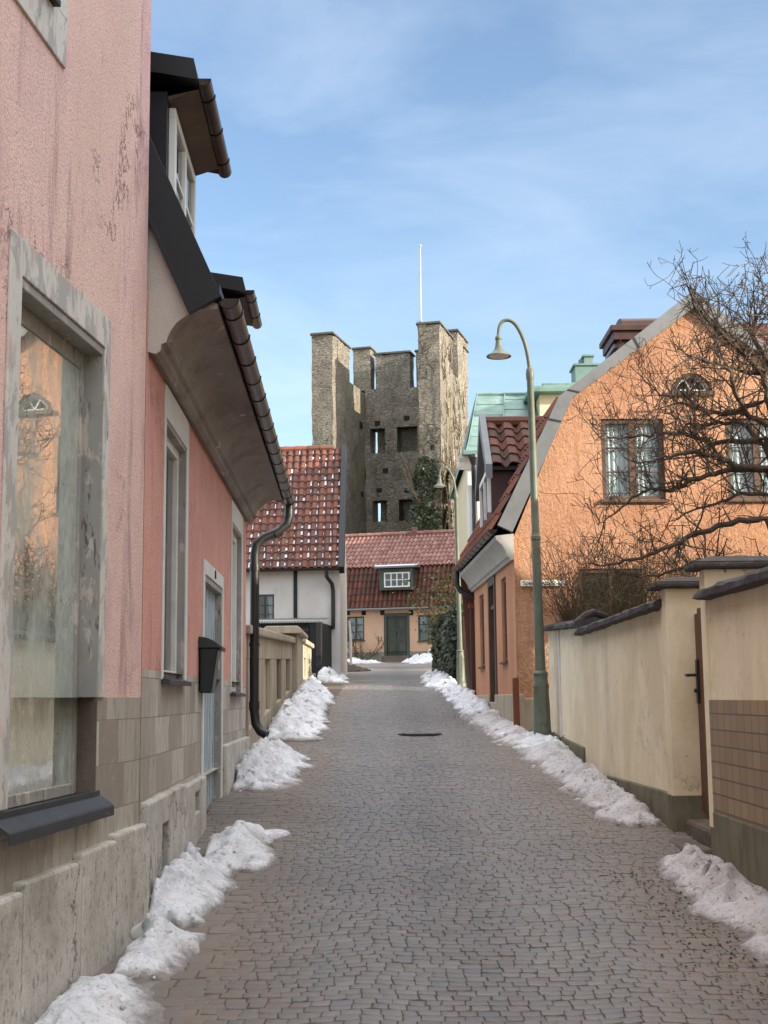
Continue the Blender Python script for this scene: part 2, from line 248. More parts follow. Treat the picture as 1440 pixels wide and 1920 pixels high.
m['gravel'] = mat('dark_grit', [S(52, 44, 38), S(78, 68, 58)], 20, bump=[('n', 60, .8, .01)])
def cobble_mat(name, tints, gloss):
    n = N(name); a = n.new('Attribute'); a.attribute_name = 'tint'
    col = n.ramp(a.outputs['Fac'], [(i / (len(tints) - 1), c) for i, c in enumerate(tints)])
    col = n.mix(n.math('MULTIPLY', n.ramp(n.noise(30, 6), [(.4, K0), (.7, G1)]), .35), col, S(92, 87, 81))
    sx = n.new('SeparateXYZ'); n.ln(n.tc.outputs['Object'], sx.inputs[0])                  # sand drifted along both edges of the carriageway
    e = n.math('ABSOLUTE', n.math('SUBTRACT', sx.outputs[0], .42)); e = n.math('ADD', e, n.math('MULTIPLY', n.noise(1.1, 7, .7, (1, .5, 1)), 1.1))
    d = n.ramp(e, [(.98, K0), (1.0, K0)]); r = d.node.color_ramp
    mr = n.new('MapRange'); mr.inputs[1].default_value = 1.30; mr.inputs[2].default_value = 1.80; n.ln(e, mr.inputs[0])
    f2 = n.math('MULTIPLY', mr.outputs[0], n.ramp(n.noise(13, 8, .78), [(.40, K0), (.56, G1)]))
    col = n.mix(n.math('MULTIPLY', f2, .8), col, S(122, 104, 85))
    f3 = n.ramp(n.noise(60, 3, .7), [(.68, K0), (.72, G1)]); col = n.mix(n.math('MULTIPLY', f3, .35), col, S(130, 118, 102))
    n.ln(col, n.b.inputs['Base Color']); n.b.inputs['Specular IOR Level'].default_value = .45
    wv = n.math('MULTIPLY', n.math('ADD', n.math('SINE', n.math('MULTIPLY', n.math('SUBTRACT', sx.outputs[0], .42), 4.6)), 1.), .5); wv = n.math('MULTIPLY', n.math('ABSOLUTE', n.math('SUBTRACT', n.math('MULTIPLY', n.math('ABSOLUTE', n.math('SUBTRACT', sx.outputs[0], .42)), 1.5), .0)), 1.)
    lane = n.ramp(n.math('ADD', wv, n.math('MULTIPLY', n.noise(.8, 4, .6, (1, .3, 1)), .8)), [(.55, K0), (.95, G1)])          # wheel tracks: smoother and a little paler
    col = n.mix(n.math('MULTIPLY', n.ramp(n.noise(.55, 6, .62), [(.46, K0), (.66, G1)]), .45), col, S(70, 64, 60))      # damp, darker patches
    col2 = n.mix(n.math('MULTIPLY', lane, .25), col, S(122, 118, 114)); n.ln(col2, n.b.inputs['Base Color'])
    rr = n.new('MapRange'); rr.inputs[3].default_value = gloss; rr.inputs[4].default_value = .9; n.ln(f2, rr.inputs[0]); n.ln(rr.outputs[0], n.b.inputs['Roughness'])
    b = n.new('Bump'); b.inputs['Strength'].default_value = .5; b.inputs['Distance'].default_value = .006; n.ln(n.noise(55, 6), b.inputs['Height']); n.ln(b.outputs[0], n.b.inputs['Normal'])
    return n.m
m['cobble'] = cobble_mat('granite_setts', [S(82, 77, 72), S(98, 93, 88), S(88, 85, 82), S(108, 102, 96), S(88, 78, 75), S(102, 90, 84), S(84, 85, 86), S(96, 89, 80)], .48)
m['bigsett'] = cobble_mat('large_pavement_setts', [S(92, 86, 79), S(112, 106, 99), S(100, 86, 82), S(118, 110, 102), S(96, 94, 92)], .6)
m['roadfar'] = cobble_mat('distant_setts', [S(98, 94, 90), S(105, 101, 97)], .45)
m['glass'] = glass('window_glass'); m['shopglass'] = glass('dusty_shop_glass', 2.4, .55, dcol=S(176, 184, 174)); m['skyglass'] = glass('clear_pane', 1.7, .03)
# ------------------------------------------------------------------ mesh builder
class B:
    def __init__(s): s.v = []; s.f = []; s.t = []; s.mi = []
    def q(s, *p, mi=0, t=0.):
        k = len(s.v); s.v += [tuple(x) for x in p]; s.t += [t] * len(p); s.f.append(tuple(range(k, k + len(p)))); s.mi.append(mi)
    def box8(s, p, mi=0, t=0.):      # p[0..3] bottom ring, p[4..7] top ring
        k = len(s.v); s.v += [tuple(x) for x in p]; s.t += [t] * 8
        for f in ((3, 2, 1, 0), (4, 5, 6, 7), (0, 1, 5, 4), (1, 2, 6, 5), (2, 3, 7, 6), (3, 0, 4, 7)): s.f.append(tuple(k + i for i in f)); s.mi.append(mi)
    def box(s, x0, x1, y0, y1, z0, z1, mi=0): s.box8([(x0, y0, z0), (x1, y0, z0), (x1, y1, z0), (x0, y1, z0), (x0, y0, z1), (x1, y0, z1), (x1, y1, z1), (x0, y1, z1)], mi)
    def fb(s, F, s0, s1, z0, z1, d0, d1, mi=0):
        s.box8([F.P(s0, z0, d0), F.P(s1, z0, d0), F.P(s1, z0, d1), F.P(s0, z0, d1), F.P(s0, z1, d0), F.P(s1, z1, d0), F.P(s1, z1, d1), F.P(s0, z1, d1)], mi)
    def prism(s, poly, off, mi=0):     # poly: list of points, extruded by vector off
        k = len(s.v); n = len(poly); off = Vector(off); s.v += [tuple(p) for p in poly] + [tuple(Vector(p) + off) for p in poly]; s.t += [0.] * 2 * n
        s.f.append(tuple(range(k, k + n))[::-1]); s.f.append(tuple(range(k + n, k + 2 * n))); s.mi += [mi, mi]
        for i in range(n): j = (i + 1) % n; s.f.append((k + i, k + j, k + n + j, k + n + i)); s.mi.append(mi)
    def tube(s, pts, rad, n=8, cap=True, t=0., mi=0):
        pts = [Vector(p) for p in pts]; 
        if not hasattr(rad, '__len__'): rad = [rad] * len(pts)
        k0 = len(s.v); up = None
        for i, p in enumerate(pts):
            d = (pts[min(i + 1, len(pts) - 1)] - pts[max(i - 1, 0)])
            d = d.normalized() if d.length > 1e-9 else Vector((0, 0, 1))
            if up is None: up = d.orthogonal().normalized()
            up = (up - d * up.dot(d)); up = up.normalized() if up.length > 1e-6 else d.orthogonal().normalized()
            sd = d.cross(up)
            for j in range(n): a = 2 * PI * j / n; s.v.append(tuple(p + (up * math.cos(a) + sd * math.sin(a)) * rad[i])); s.t.append(t)
        for i in range(len(pts) - 1):
            for j in range(n): a = k0 + i * n + j; b = k0 + i * n + (j + 1) % n; s.f.append((a, b, b + n, a + n)); s.mi.append(mi)
        if cap: s.f.append(tuple(range(k0, k0 + n))[::-1]); s.f.append(tuple(range(k0 + (len(pts) - 1) * n, k0 + len(pts) * n))); s.mi += [mi, mi]
    def lathe(s, c, prof, n=20, axis=None):   # prof: (radius, z)
        k0 = len(s.v); c = Vector(c)
        for (r, z) in prof:
            for j in range(n): a = 2 * PI * j / n; s.v.append((c.x + r * math.cos(a), c.y + r * math.sin(a), c.z + z)); s.t.append(0.)
        for i in range(len(prof) - 1):
            for j in range(n): a = k0 + i * n + j; b = k0 + i * n + (j + 1) % n; s.f.append((a, b, b + n, a + n)); s.mi.append(0)
        s.f.append(tuple(range(k0, k0 + n))[::-1]); s.f.append(tuple(range(k0 + (len(prof) - 1) * n, k0 + len(prof) * n))); s.mi += [0, 0]
    def profile(s, F, s0, s1, pr, mi=0, seg=1):    # pr: closed (depth, z) outline run along the wall
        n = len(pr); k = len(s.v)
        for g in range(seg + 1):
            t = s0 + (s1 - s0) * g / seg
            s.v += [tuple(F.P(t, z, d)) for d, z in pr]; s.t += [0.] * n
        for g in range(seg):
            for i in range(n): j = (i + 1) % n; a = k + g * n; s.f.append((a + i, a + j, a + n + j, a + n + i)); s.mi.append(mi)
        s.f.append(tuple(range(k, k + n))[::-1]); s.f.append(tuple(range(k + seg * n, k + seg * n + n))); s.mi += [mi, mi]
    def wall(s, F, s0, s1, z0, z1, holes=(), reveal=.15, mi=0, rmi=None):
        rmi = mi if rmi is None else rmi
        S_ = sorted({s0, s1, *[h[i] for h in holes for i in (0, 1)]}); Z = sorted({z0, z1, *[h[i] for h in holes for i in (2, 3)]})
        for a, b in zip(S_, S_[1:]):
            for c, d in zip(Z, Z[1:]):
                if any(h[0] <= a and b <= h[1] and h[2] <= c and d <= h[3] for h in holes): continue
                s.q(F.P(a, c), F.P(b, c), F.P(b, d), F.P(a, d), mi=mi)
        for (a, b, c, d) in holes:
            for e in (((a, c), (b, c)), ((b, c), (b, d)), ((b, d), (a, d)), ((a, d), (a, c))):
                s.q(F.P(*e[0]), F.P(*e[1]), F.P(*e[1], -reveal), F.P(*e[0], -reveal), mi=rmi)
    def build(s, name, mats, parent=None, smooth=False, bevel=0, fixn=True):
        me = bpy.data.meshes.new(name); me.from_pydata(s.v, [], s.f); me.update()
        for mm in (mats if isinstance(mats, (list, tuple)) else [mats]): me.materials.append(m[mm])
        me.polygons.foreach_set('material_index', s.mi)
        a = me.attributes.new('tint', 'FLOAT', 'POINT'); a.data.foreach_set('value', s.t)
        if fixn:
            import bmesh
            bm = bmesh.new(); bm.from_mesh(me); bmesh.ops.recalc_face_normals(bm, faces=bm.faces); bm.to_mesh(me); bm.free()
        if smooth: me.polygons.foreach_set('use_smooth', [True] * len(me.polygons))
        o = bpy.data.objects.new(name, me); sc.collection.objects.link(o)
        if parent:
            o.parent = parent
            if parent.type == 'EMPTY': o.matrix_parent_inverse = Matrix.Translation(-parent.location)
        if bevel:
            b = o.modifiers.new('edge', 'BEVEL'); b.width = bevel; b.segments = 2; b.limit_method = 'ANGLE'; b.angle_limit = .6
        return o
def thing(name, label, cat, loc=(0, 0, 0), group=None):
    o = bpy.data.objects.new(name, None); sc.collection.objects.link(o); o.location = loc; o.empty_display_size = .2
    o['label'] = label; o['category'] = cat
    if group: o['group'] = group
    return o
def tag(o, label, cat, group=None, kind=None):
    o['label'] = label; o['category'] = cat
    if group: o['group'] = group
    if kind: o['kind'] = kind
    return o
def struct(o): o['kind'] = 'structure'; return o
def smooth_by(o, ang=.6):
    o.data.polygons.foreach_set('use_smooth', [True] * len(o.data.polygons)); o.data.set_sharp_from_angle(angle=ang)
    return o
def window(F, s0, s1, z0, z1, d, par, nx=2, ny=3, fw=.06, bar=.022, mfr='browntrim', mgl='glass', curtain=None, name='window', sill=None, mull=.05, back='dark'):
    """frame with glazing bars, pane and (optional) sill and curtain; d = depth of the outer frame face"""
    b = B(); g = .012
    b.fb(F, s0, s0 + fw, z0, z1, d - .06, d); b.fb(F, s1 - fw, s1, z0, z1, d - .06, d)
    b.fb(F, s0 + fw, s1 - fw, z0, z0 + fw, d - .06, d - .002); b.fb(F, s0 + fw, s1 - fw, z1 - fw, z1, d - .06, d - .002)
    cs = [s0 + fw + (s1 - s0 - 2 * fw) * i / nx for i in range(1, nx)]
    for c in cs: b.fb(F, c - mull / 2, c + mull / 2, z0 + fw, z1 - fw, d - .05, d - .004)
    e = [s0 + fw] + cs + [s1 - fw]
    for i in range(1, ny):
        zc = z0 + fw + (z1 - z0 - 2 * fw) * i / ny
        for a, c in zip(e, e[1:]): b.fb(F, a + mull / 2 * (a in cs), c - mull / 2 * (c in cs), zc - bar / 2, zc + bar / 2, d - .04, d - .012)
    o = b.build(name, mfr, par, bevel=.004)
    p = B(); p.q(F.P(s0 + g, z0 + g, d - .035), F.P(s1 - g, z0 + g, d - .035), F.P(s1 - g, z1 - g, d - .035), F.P(s0 + g, z1 - g, d - .035)); p.build('pane', mgl, o)
    if curtain:
        c = B(); n = 40
        for i in range(n):
            a = s0 + fw * .5 + (s1 - s0 - fw) * i / n; a2 = s0 + fw * .5 + (s1 - s0 - fw) * (i + 1) / n; w0 = .018 * math.sin(i * 1.9); w1 = .018 * math.sin((i + 1) * 1.9)
            c.q(F.P(a, z0 + .03, d - .085 + w0), F.P(a2, z0 + .03, d - .085 + w1), F.P(a2, z1 - .02, d - .085 + w1), F.P(a, z1 - .02, d - .085 + w0))
        c.build('curtain', curtain, o)
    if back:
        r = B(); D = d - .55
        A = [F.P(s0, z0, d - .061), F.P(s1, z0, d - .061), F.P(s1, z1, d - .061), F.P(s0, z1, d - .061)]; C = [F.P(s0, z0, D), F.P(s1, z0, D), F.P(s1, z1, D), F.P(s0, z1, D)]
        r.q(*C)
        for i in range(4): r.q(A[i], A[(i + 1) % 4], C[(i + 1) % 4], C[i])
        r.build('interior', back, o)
    if sill:
        k = B(); k.profile(F, s0 - .04, s1 + .04, [(-.12, z0 + .035), (.0, z0 + .015), (sill[0], z0 - .005), (sill[0], z0 - .035), (-.12, z0 - .02)]); k.build('sill', sill[1], o)
    return o
def pantile(b, P0, u, W, v, H, tw=.22, th=.33, amp=.035, res=6, snow=None, snowp=.6, rnd=None, lift=.03):
    """rows of S-shaped roof tiles from the eave upwards; each tile has its own tint; snow: builder for patches lying in the troughs"""
    rnd = rnd or random.Random(3); u = Vector(u).normalized(); v = Vector(v).normalized(); n = u.cross(v)
    if n.z < 0: n = -n
    P0 = Vector(P0); nc = max(1, round(W / tw)); nr = max(1, round(H / th)); tw = W / nc; th = H / nr
    pr = [(i / res, amp * (math.sin(2 * PI * i / res - .6) + .35 * math.sin(4 * PI * i / res))) for i in range(res + 1)]
    for r in range(nr):
        for c in range(nc):
            t = rnd.random(); k = len(b.v); jit = rnd.uniform(-.006, .006)
            for (yy, lf) in ((-.02, lift - .022), (-.02, lift), (th + .01, 0)):
                for (x, h) in pr: b.v.append(tuple(P0 + u * (c + x) * tw + v * (r * th + yy + jit) + n * (h + lf))); b.t.append(t)
            m_ = res + 1
            for a in range(2):
                for i in range(res): b.f.append((k + a * m_ + i, k + a * m_ + i + 1, k + (a + 1) * m_ + i + 1, k + (a + 1) * m_ + i)); b.mi.append(0)
            if snow is not None:
                p = snowp(r / nr, c / nc) if callable(snowp) else snowp
                if rnd.random() < p:
                    a0 = .64 + rnd.uniform(-.05, .12); a1 = .95 + rnd.uniform(-.14, .03); y0 = rnd.uniform(.0, .25); y1 = min(.95, y0 + rnd.uniform(.22, .75))
                    hb = -amp * .1
                    q = [P0 + u * (c + x) * tw + v * (r * th + y * th) + n * (hb + lift * (1 - y) + .016) for x, y in ((a0, y0), (a1, y0 + .02), (a1 - .05, y1), (a0 + .03, y1 - .05))]
                    ctr = sum(q, Vector()) / 4 + n * .02
                    kk = len(snow.v); snow.v += [tuple(p_) for p_ in q] + [tuple(ctr)]; snow.t += [0.] * 5
                    for i in range(4): snow.f.append((kk + i, kk + (i + 1) % 4, kk + 4)); snow.mi.append(0)
def gutter(F, s0, s1, z, d, r, name, mt, par, step=.6):
    """half-round gutter with brackets"""
    b = B(); n = 10
    for t0, t1 in ((s0, s1),):
        ring = [(d + r * math.cos(a), z + r * math.sin(a)) for a in [PI + PI * i / n for i in range(n + 1)]] + [(d + (r - .008) * math.cos(a), z + (r - .008) * math.sin(a)) for a in [2 * PI - PI * i / n for i in range(n + 1)]]
        b.profile(F, t0, t1, ring)
        for e in (t0, t1):
            b.q(*[F.P(e, zz, dd) for dd, zz in ring[:n + 1]])
    g = smooth_by(b.build(name, mt, par), .7)
    t = s0 + .25
    while t < s1:
        k = B(); R = r + .006
        ring = [(d + R * math.cos(a), z + R * math.sin(a)) for a in [PI * .93 + PI * 1.1 * i / n for i in range(n + 1)]] + [(d + r * math.cos(a), z + r * math.sin(a)) for a in [PI * 2.03 - PI * 1.1 * i / n for i in range(n + 1)]]
        k.profile(F, t, t + .028, ring); k.build('bracket', mt, g); t += step
    return g
def pipe(pts, r, name, mt, par, joints=()):
    b = B(); b.tube(pts, r, 14)
    for p, q in joints: b.tube([p, q], r + .009, 14)
    return smooth_by(b.build(name, mt, par), .7)
# ------------------------------------------------------------------ ground, road, pavement
rd = random.Random(11)
b = B(); ys = [-60, -20, 0, 2, 4, 6, 7, 8, 9, 10, 10.8, 12, 14, 16, 18, 20, 22.5, 25, 27.5, 30, 33, 36, 40, 45, 50, 55, 60, 66, 120, 400, 900]
for a, c in zip(ys, ys[1:]):
    b.q((-700, a, gz(a) - .10), (700, a, gz(a) - .10), (700, c, gz(c) - .10), (-700, c, gz(c) - .10))
struct(b.build('ground', 'earth'))
def sheet(name, mt, x0, x1, y0, y1, off, st=.5):
    b = B(); y = y0
    while y < y1 - 1e-6:
        c = min(y + st, y1); b.q((x0(y), y, gz(y) + off), (x1(y), y, gz(y) + off), (x1(c), c, gz(c) + off), (x0(c), c, gz(c) + off)); y = c
    return struct(b.build(name, mt))
XL = lambda y: max(-1.9, -1.6 - .02 * (y - 8)) if y < 30 else -2.2
XK = lambda y: -.86 - .006 * (y - 6) + .03 * math.sin(y * .7)     # edge between large and small setts
XR = lambda y: 2.32
b = B(); nx_, ny_ = 28, 166
for j in range(ny_ + 1):
    for i in range(nx_ + 1): x, y = -2.0 + 4.9 * i / nx_, 1 + 33 * j / ny_; b.v.append((x, y, gz(y) - .006 + .02 * noise.noise(Vector((x * 1.1, y * .6, 9))))); b.t.append(0.)
for j in range(ny_):
    for i in range(nx_): a = j * (nx_ + 1) + i; b.f.append((a, a + 1, a + nx_ + 2, a + nx_ + 1)); b.mi.append(0)
struct(b.build('road_bed', 'grout', smooth=True))
sheet('road_crest', 'roadfar', lambda y: -1.35, lambda y: 2.3 + max(0, (y - 34) * .02), 33.6, 53, .004, 1.)
def stone(b, c, t):    # c: four corners, z already the ground height
    ctr = sum(c, Vector()) / 4; k = len(b.v); dz = rd.uniform(-.003, .003); tl = (rd.uniform(-.012, .012), rd.uniform(-.012, .012))
    for (sc_, z) in ((.995, -.012), (.978, -.0025), (.94, .0008), (.90, .0015)):
        for p in c: q = ctr + (p - ctr) * sc_; b.v.append((q.x, q.y, q.z + z + dz + (q.x - ctr.x) * tl[0] + (q.y - ctr.y) * tl[1])); b.t.append(t)
    for r in range(3):
        for i in range(4): j = (i + 1) % 4; a = k + r * 4; b.f.append((a + i, a + j, a + 4 + j, a + 4 + i)); b.mi.append(0)
    b.f.append((k + 12, k + 13, k + 14, k + 15)); b.mi.append(0)
def paving(name, mt, x0, x1, y0, y1, tw, th, arc, jx, jy, seed, dz=0.):
    r = random.Random(seed); b = B(); row = 0; y = y0
    while y < y1:
        hgt = th * (1 if y < 20 else 1.2); x = -2.6 + r.uniform(0, tw) 
        def W(px, py):
            ph = (px / 1.25 + .1 * math.sin(py * .35)) % 1.0 - .5
            return py + arc * (ph * ph * 4 - .3) + .05 * noise.noise(Vector((px * .8, py * .8, 3.1)))
        edges = [x]
        while edges[-1] < 2.6: edges.append(edges[-1] + tw * r.uniform(.78, 1.25))
        for a, c in zip(edges, edges[1:]):
            m_ = (a + c) / 2
            if m_ < x0(y) or m_ > x1(y): continue
            g = .0012
            P = []
            for (px, py) in ((a + g, y + g), (c - g, y + g), (c - g, y + hgt - g), (a + g, y + hgt - g)):
                qx = px + jx * noise.noise(Vector((px * 7, py * 7, 1))) + r.uniform(-.0035, .0035); qy = W(px, py) + r.uniform(-jy, jy)
                P.append(Vector((qx, qy, gz(qy) + dz + .02 * noise.noise(Vector((qx * 1.1, qy * .6, 9))))))
            stone(b, P, r.random())
        y += hgt; row += 1
    return struct(b.build(name, mt, smooth=True, fixn=False))
paving('road', 'cobble', XK, XR, 4.2, 34, .088, .074, .085, .014, .006, 5)
paving('pavement', 'bigsett', XL, lambda y: XK(y) + .12, 4.2, 18, .20, .15, .0, .02, .012, 6, -.003)
# ------------------------------------------------------------------ pink shop house (nearest, left)
H2 = Fr((-1.2, 0), (-.028, 1), 1); H1 = Fr((-2.1215, 0), (.0899, 1), 1)
CY = 7.80                                     # where the two houses meet
t = thing('shop_house', 'tall pink roughcast house with peeling shop window, nearest on the left', 'house', (-1.6, 6, .3))
b = B(); b.wall(H1, -3, CY, 1.765, 9.5, [(5.72, 6.95, 1.765, 3.62), (4.75, 5.98, 5.09, 7.0)], .16)
b.q(H1.P(CY, -.5), H1.P(CY, 9.5), H1.P(CY, 9.5, -6), H1.P(CY, -.5, -6)); b.q(H1.P(-3, -.5), H1.P(-3, 9.5), H1.P(-3, 9.5, -6), H1.P(-3, -.5, -6))
b.q(H1.P(-3, -.5, -6), H1.P(CY, -.5, -6), H1.P(CY, 9.5, -6), H1.P(-3, 9.5, -6)); b.q(H1.P(-3, 9.5), H1.P(CY, 9.5), H1.P(CY, 9.5, -6), H1.P(-3, 9.5, -6))
b.build('wall', 'pink', t)
b = B(); b.wall(H1, -3, CY, .9, 1.765, [(5.72, 6.95, 1.27, 1.765)], .16); b.q(H1.P(CY, .9), H1.P(CY, 1.765), H1.P(CY, 1.765, -.3), H1.P(CY, .9, -.3)); b.build('tile_dado', 'dado', t)
b = B()
for a, c, zt in ((-3, 4.9, .93), (4.9, 5.83, .95), (5.838, 6.62, .985), (6.628, 7.2, 1.02), (7.208, CY + .05, 1.05)): b.fb(H1, a, c, -.4, zt, -.05, .055)
b.build('plinth', 'limestone', t, bevel=.015)
# window surround (bands stand 12 mm proud), reveals painted grey
b = B(); b.fb(H1, 5.58, 5.72, 1.3, 3.79, .0, .014); b.fb(H1, 6.95, 7.05, 1.765, 3.79, .0, .014); b.fb(H1, 5.72, 6.95, 3.62, 3.79, .0, .017)
b.build('surround', 'peel', t, bevel=.004)
b = B(); b.fb(H1, 6.935, 6.948, 1.765, 3.618, -.16, .010); b.fb(H1, 5.722, 6.935, 3.575, 3.618, -.16, .006); b.build('jamb', 'greypaint', t, bevel=.004)
b = B(); b.fb(H1, 6.935, 6.948, 1.28, 1.763, -.16, .008); b.build('jamb_base', 'stonestep', t)
wf = B(); d = -.09
wf.fb(H1, 5.722, 5.79, 1.28, 3.575, d - .06, d); wf.fb(H1, 6.885, 6.934, 1.28, 3.575, d - .03, d); wf.fb(H1, 5.79, 6.885, 3.49, 3.575, d - .06, d - .003); wf.fb(H1, 5.79, 6.885, 1.28, 1.335, d - .06, d - .003)
wo = wf.build('shop_window', 'greypaint', t, bevel=.005)
b = B(); b.q(H1.P(5.78, 1.32, d - .014), H1.P(6.886, 1.32, d - .014), H1.P(6.886, 3.5, d - .014), H1.P(5.78, 3.5, d - .014)); b.build('pane', 'shopglass', wo)
b = B(); b.fb(H1, 6.42, 6.74, 1.78, 3.5, d - .16, d - .14); b.fb(H1, 5.74, 6.74, 1.28, 1.77, d - .20, d - .18); b.build('display_board', 'panelgrey', wo)
b = B(); A_ = [(5.7, 1.27), (6.9, 1.27), (6.9, 3.6), (5.7, 3.6)]; Fp = [H1.P(*p, d - .09) for p in A_]; Bp = [H1.P(*p, -1.6) for p in A_]
b.q(*Bp)
for i in range(4): b.q(Fp[i], Fp[(i + 1) % 4], Bp[(i + 1) % 4], Bp[i])
b.build('interior', 'panelgrey', wo)
b = B(); b.profile(H1, 5.56, 7.02, [(-.06, 1.285), (-.02, 1.272), (.02, 1.262), (.078, 1.222), (.086, 1.212), (.088, 1.165), (.080, 1.165), (.078, 1.208), (.02, 1.25), (-.06, 1.27)])
b.fb(H1, 5.56, 7.02, 1.262, 1.292, -.001, .010)
b.build('sill', 'sillmetal', wo, bevel=.004)
# upper window
b = B(); b.fb(H1, 4.5, 6.22, 4.84, 5.09, 0, .014); b.fb(H1, 5.98, 6.22, 5.09, 7.25, 0, .014); b.fb(H1, 4.5, 4.75, 5.09, 7.25, 0, .014); b.build('upper_surround', 'peel', t, bevel=.004)
window(H1, 4.75, 5.98, 5.09, 7.0, -.07, t, 2, 3, mfr='greypaint', name='upper_window', sill=(.05, 'blackmetal'))
# ------------------------------------------------------------------ salmon house
t = thing('corner_house', 'salmon plastered low house with big dirty cornice and copper gutters, left', 'house', (-1.6, 12, .8)); tS = t
EY = 15.73
holes = [(8.66, 9.78, 1.88, 3.60), (11.12, 12.68, .55, 2.79), (13.72, 14.98, 1.81, 3.58)]
clip = lambda z0, z1: [(a, c, max(z0, e), min(z1, f)) for a, c, e, f in holes if max(z0, e) < min(z1, f)]
b = B(); b.wall(H2, CY, EY, 1.93, 4.2, clip(1.93, 4.2), .22)
b.q(H2.P(EY, .3), H2.P(EY, 4.2), H2.P(EY, 4.2, -6), H2.P(EY, .3, -6)); b.q(H2.P(CY, .3, -6), H2.P(EY, .3, -6), H2.P(EY, 4.2, -6), H2.P(CY, 4.2, -6))
b.build('wall', 'salmon', t)
b = B(); b.wall(H2, CY, EY, 1.12, 1.93, clip(1.12, 1.93), .22); b.build('tile_dado', 'dado', t)
b = B()
def hole_plinth(a, c, z0, z1, v=None):
    b = B()
    if v is None: b.fb(H2, a, c, z0, z1, -.05, .05)
    else: holed(b, a, c, z0, z1, v)
    b.build('plinth', 'limestone', t, bevel=.015)
def holed(b, a, c, z0, z1, v):
    b.fb(H2, a, v[0], z0, z1, -.05, .05); b.fb(H2, v[1], c, z0, z1, -.05, .05); b.fb(H2, v[0], v[1], v[3], z1, -.05, .05); b.fb(H2, v[0], v[1], z0, v[2], -.05, .05)
hole_plinth(CY + .06, 9.6, -.2, 1.16, (8.42, 8.78, .50, .98)); hole_plinth(9.605, 11.0, .1, 1.14, (10.2, 10.55, .9, 1.05)); hole_plinth(12.80, EY, .2, 1.32)
for v_ in ((8.42, 8.78, .5, .98), (10.2, 10.55, .9, 1.05)): b = B(); b.fb(H2, *v_, -.30, -.20); b.build('cellar_vent', 'dark', t)
# upper gable end rising behind the pink house's corner, and the boxed eave end
b = B(); prof = [(0, 3.84), (.045, 3.825), (.075, 3.845), (.08, 3.885), (.11, 3.90), (.115, 3.925), (.135, 3.97), (.17, 4.02), (.235, 4.07), (.32, 4.10), (.42, 4.11), (.42, 4.14), (0, 4.30)]
b.profile(H2, CY + .075, EY + .05, prof); smooth_by(b.build('cornice', 'cove', t), .55)
b = B(); b.prism([H2.P(CY + .06, z_, d_) for z_, d_ in ((3.84, -.3), (3.84, .0), (3.825, .045), (3.845, .075), (3.885, .08), (3.90, .11), (3.925, .115), (3.97, .135), (4.02, .17), (4.07, .235), (4.10, .32), (4.13, .33), (5.06, -.07), (6.2, -.60), (6.2, -1.5), (3.84, -1.5))], H2.d * .012); b.build('gable_end', 'grey_render', t)
ev = (.446, 4.17); sl = Vector((-.502, 1.145)).normalized(); nrm = Vector((sl.y, -sl.x))
def rp(k, h=0): return (ev[0] + sl.x * k + nrm.x * h, ev[1] + sl.y * k + nrm.y * h)
b = B(); pr = [rp(0), rp(2.6), rp(2.6, -.21), rp(-.02, -.21)]
b.profile(H2, CY + .01, CY + .055, [(p[0] , p[1]) for p in pr]); pr2 = [rp(-.02, -.195), rp(2.6, -.195), rp(2.6, -.222), rp(-.02, -.222)]
b.profile(H2, CY + .004, CY + .055, pr2); b.build('barge_board', 'blackmetal', t, bevel=.003)
b = B(); u0 = rp(.06, -.13)
pantile(b, H2.P(CY + .06, u0[1], u0[0]), H2.d, EY - CY + .2, H2.P(0, sl.y, sl.x) - H2.P(0, 0, 0), 2.6, snow=None, res=6)
k1 = rp(2.6); b.prism([H2.P(CY + .08, k1[1] - .05, k1[0] - .05), H2.P(CY + .08, k1[1] + 1.2, k1[0] - 2.6), H2.P(CY + .08, k1[1] - .3, k1[0] - 5.3), H2.P(CY + .08, 4.2, k1[0] - 5.3), H2.P(CY + .08, 4.2, .3), H2.P(CY + .08, 4.3, .30)], H2.d * (EY - CY - .1))
b.build('roof', 'pantile_red', t)
gutter(H2, CY + .06, EY + .62, 4.17, .485, .066, 'gutter', 'copper', t, .58)
G = lambda s, z, d: H2.P(s, z, d)
pipe([G(16.30, 4.12, .485), G(16.30, 3.98, .485), G(16.29, 3.88, .46), G(16.26, 3.78, .34), G(16.22, 3.70, .17), G(16.2, 3.62, .09), G(16.2, 3.50, .07), G(16.2, 1.62, .07), G(16.2, 1.45, .09), G(16.18, 1.36, .15), G(16.16, 1.32, .23)], .056, 'downpipe', 'pipe', t,
     [(G(16.2, 3.3, .07), G(16.2, 3.37, .07)), (G(16.2, 2.38, .07), G(16.2, 2.42, .07)), (G(16.2, 1.62, .07), G(16.2, 1.72, .07)), (G(16.27, 3.80, .38), G(16.25, 3.75, .30))])
b = B(); b.fb(H2, CY + .08, EY + .3, 4.115, 4.27, .335, .428); b.build('fascia', 'blackmetal', t)
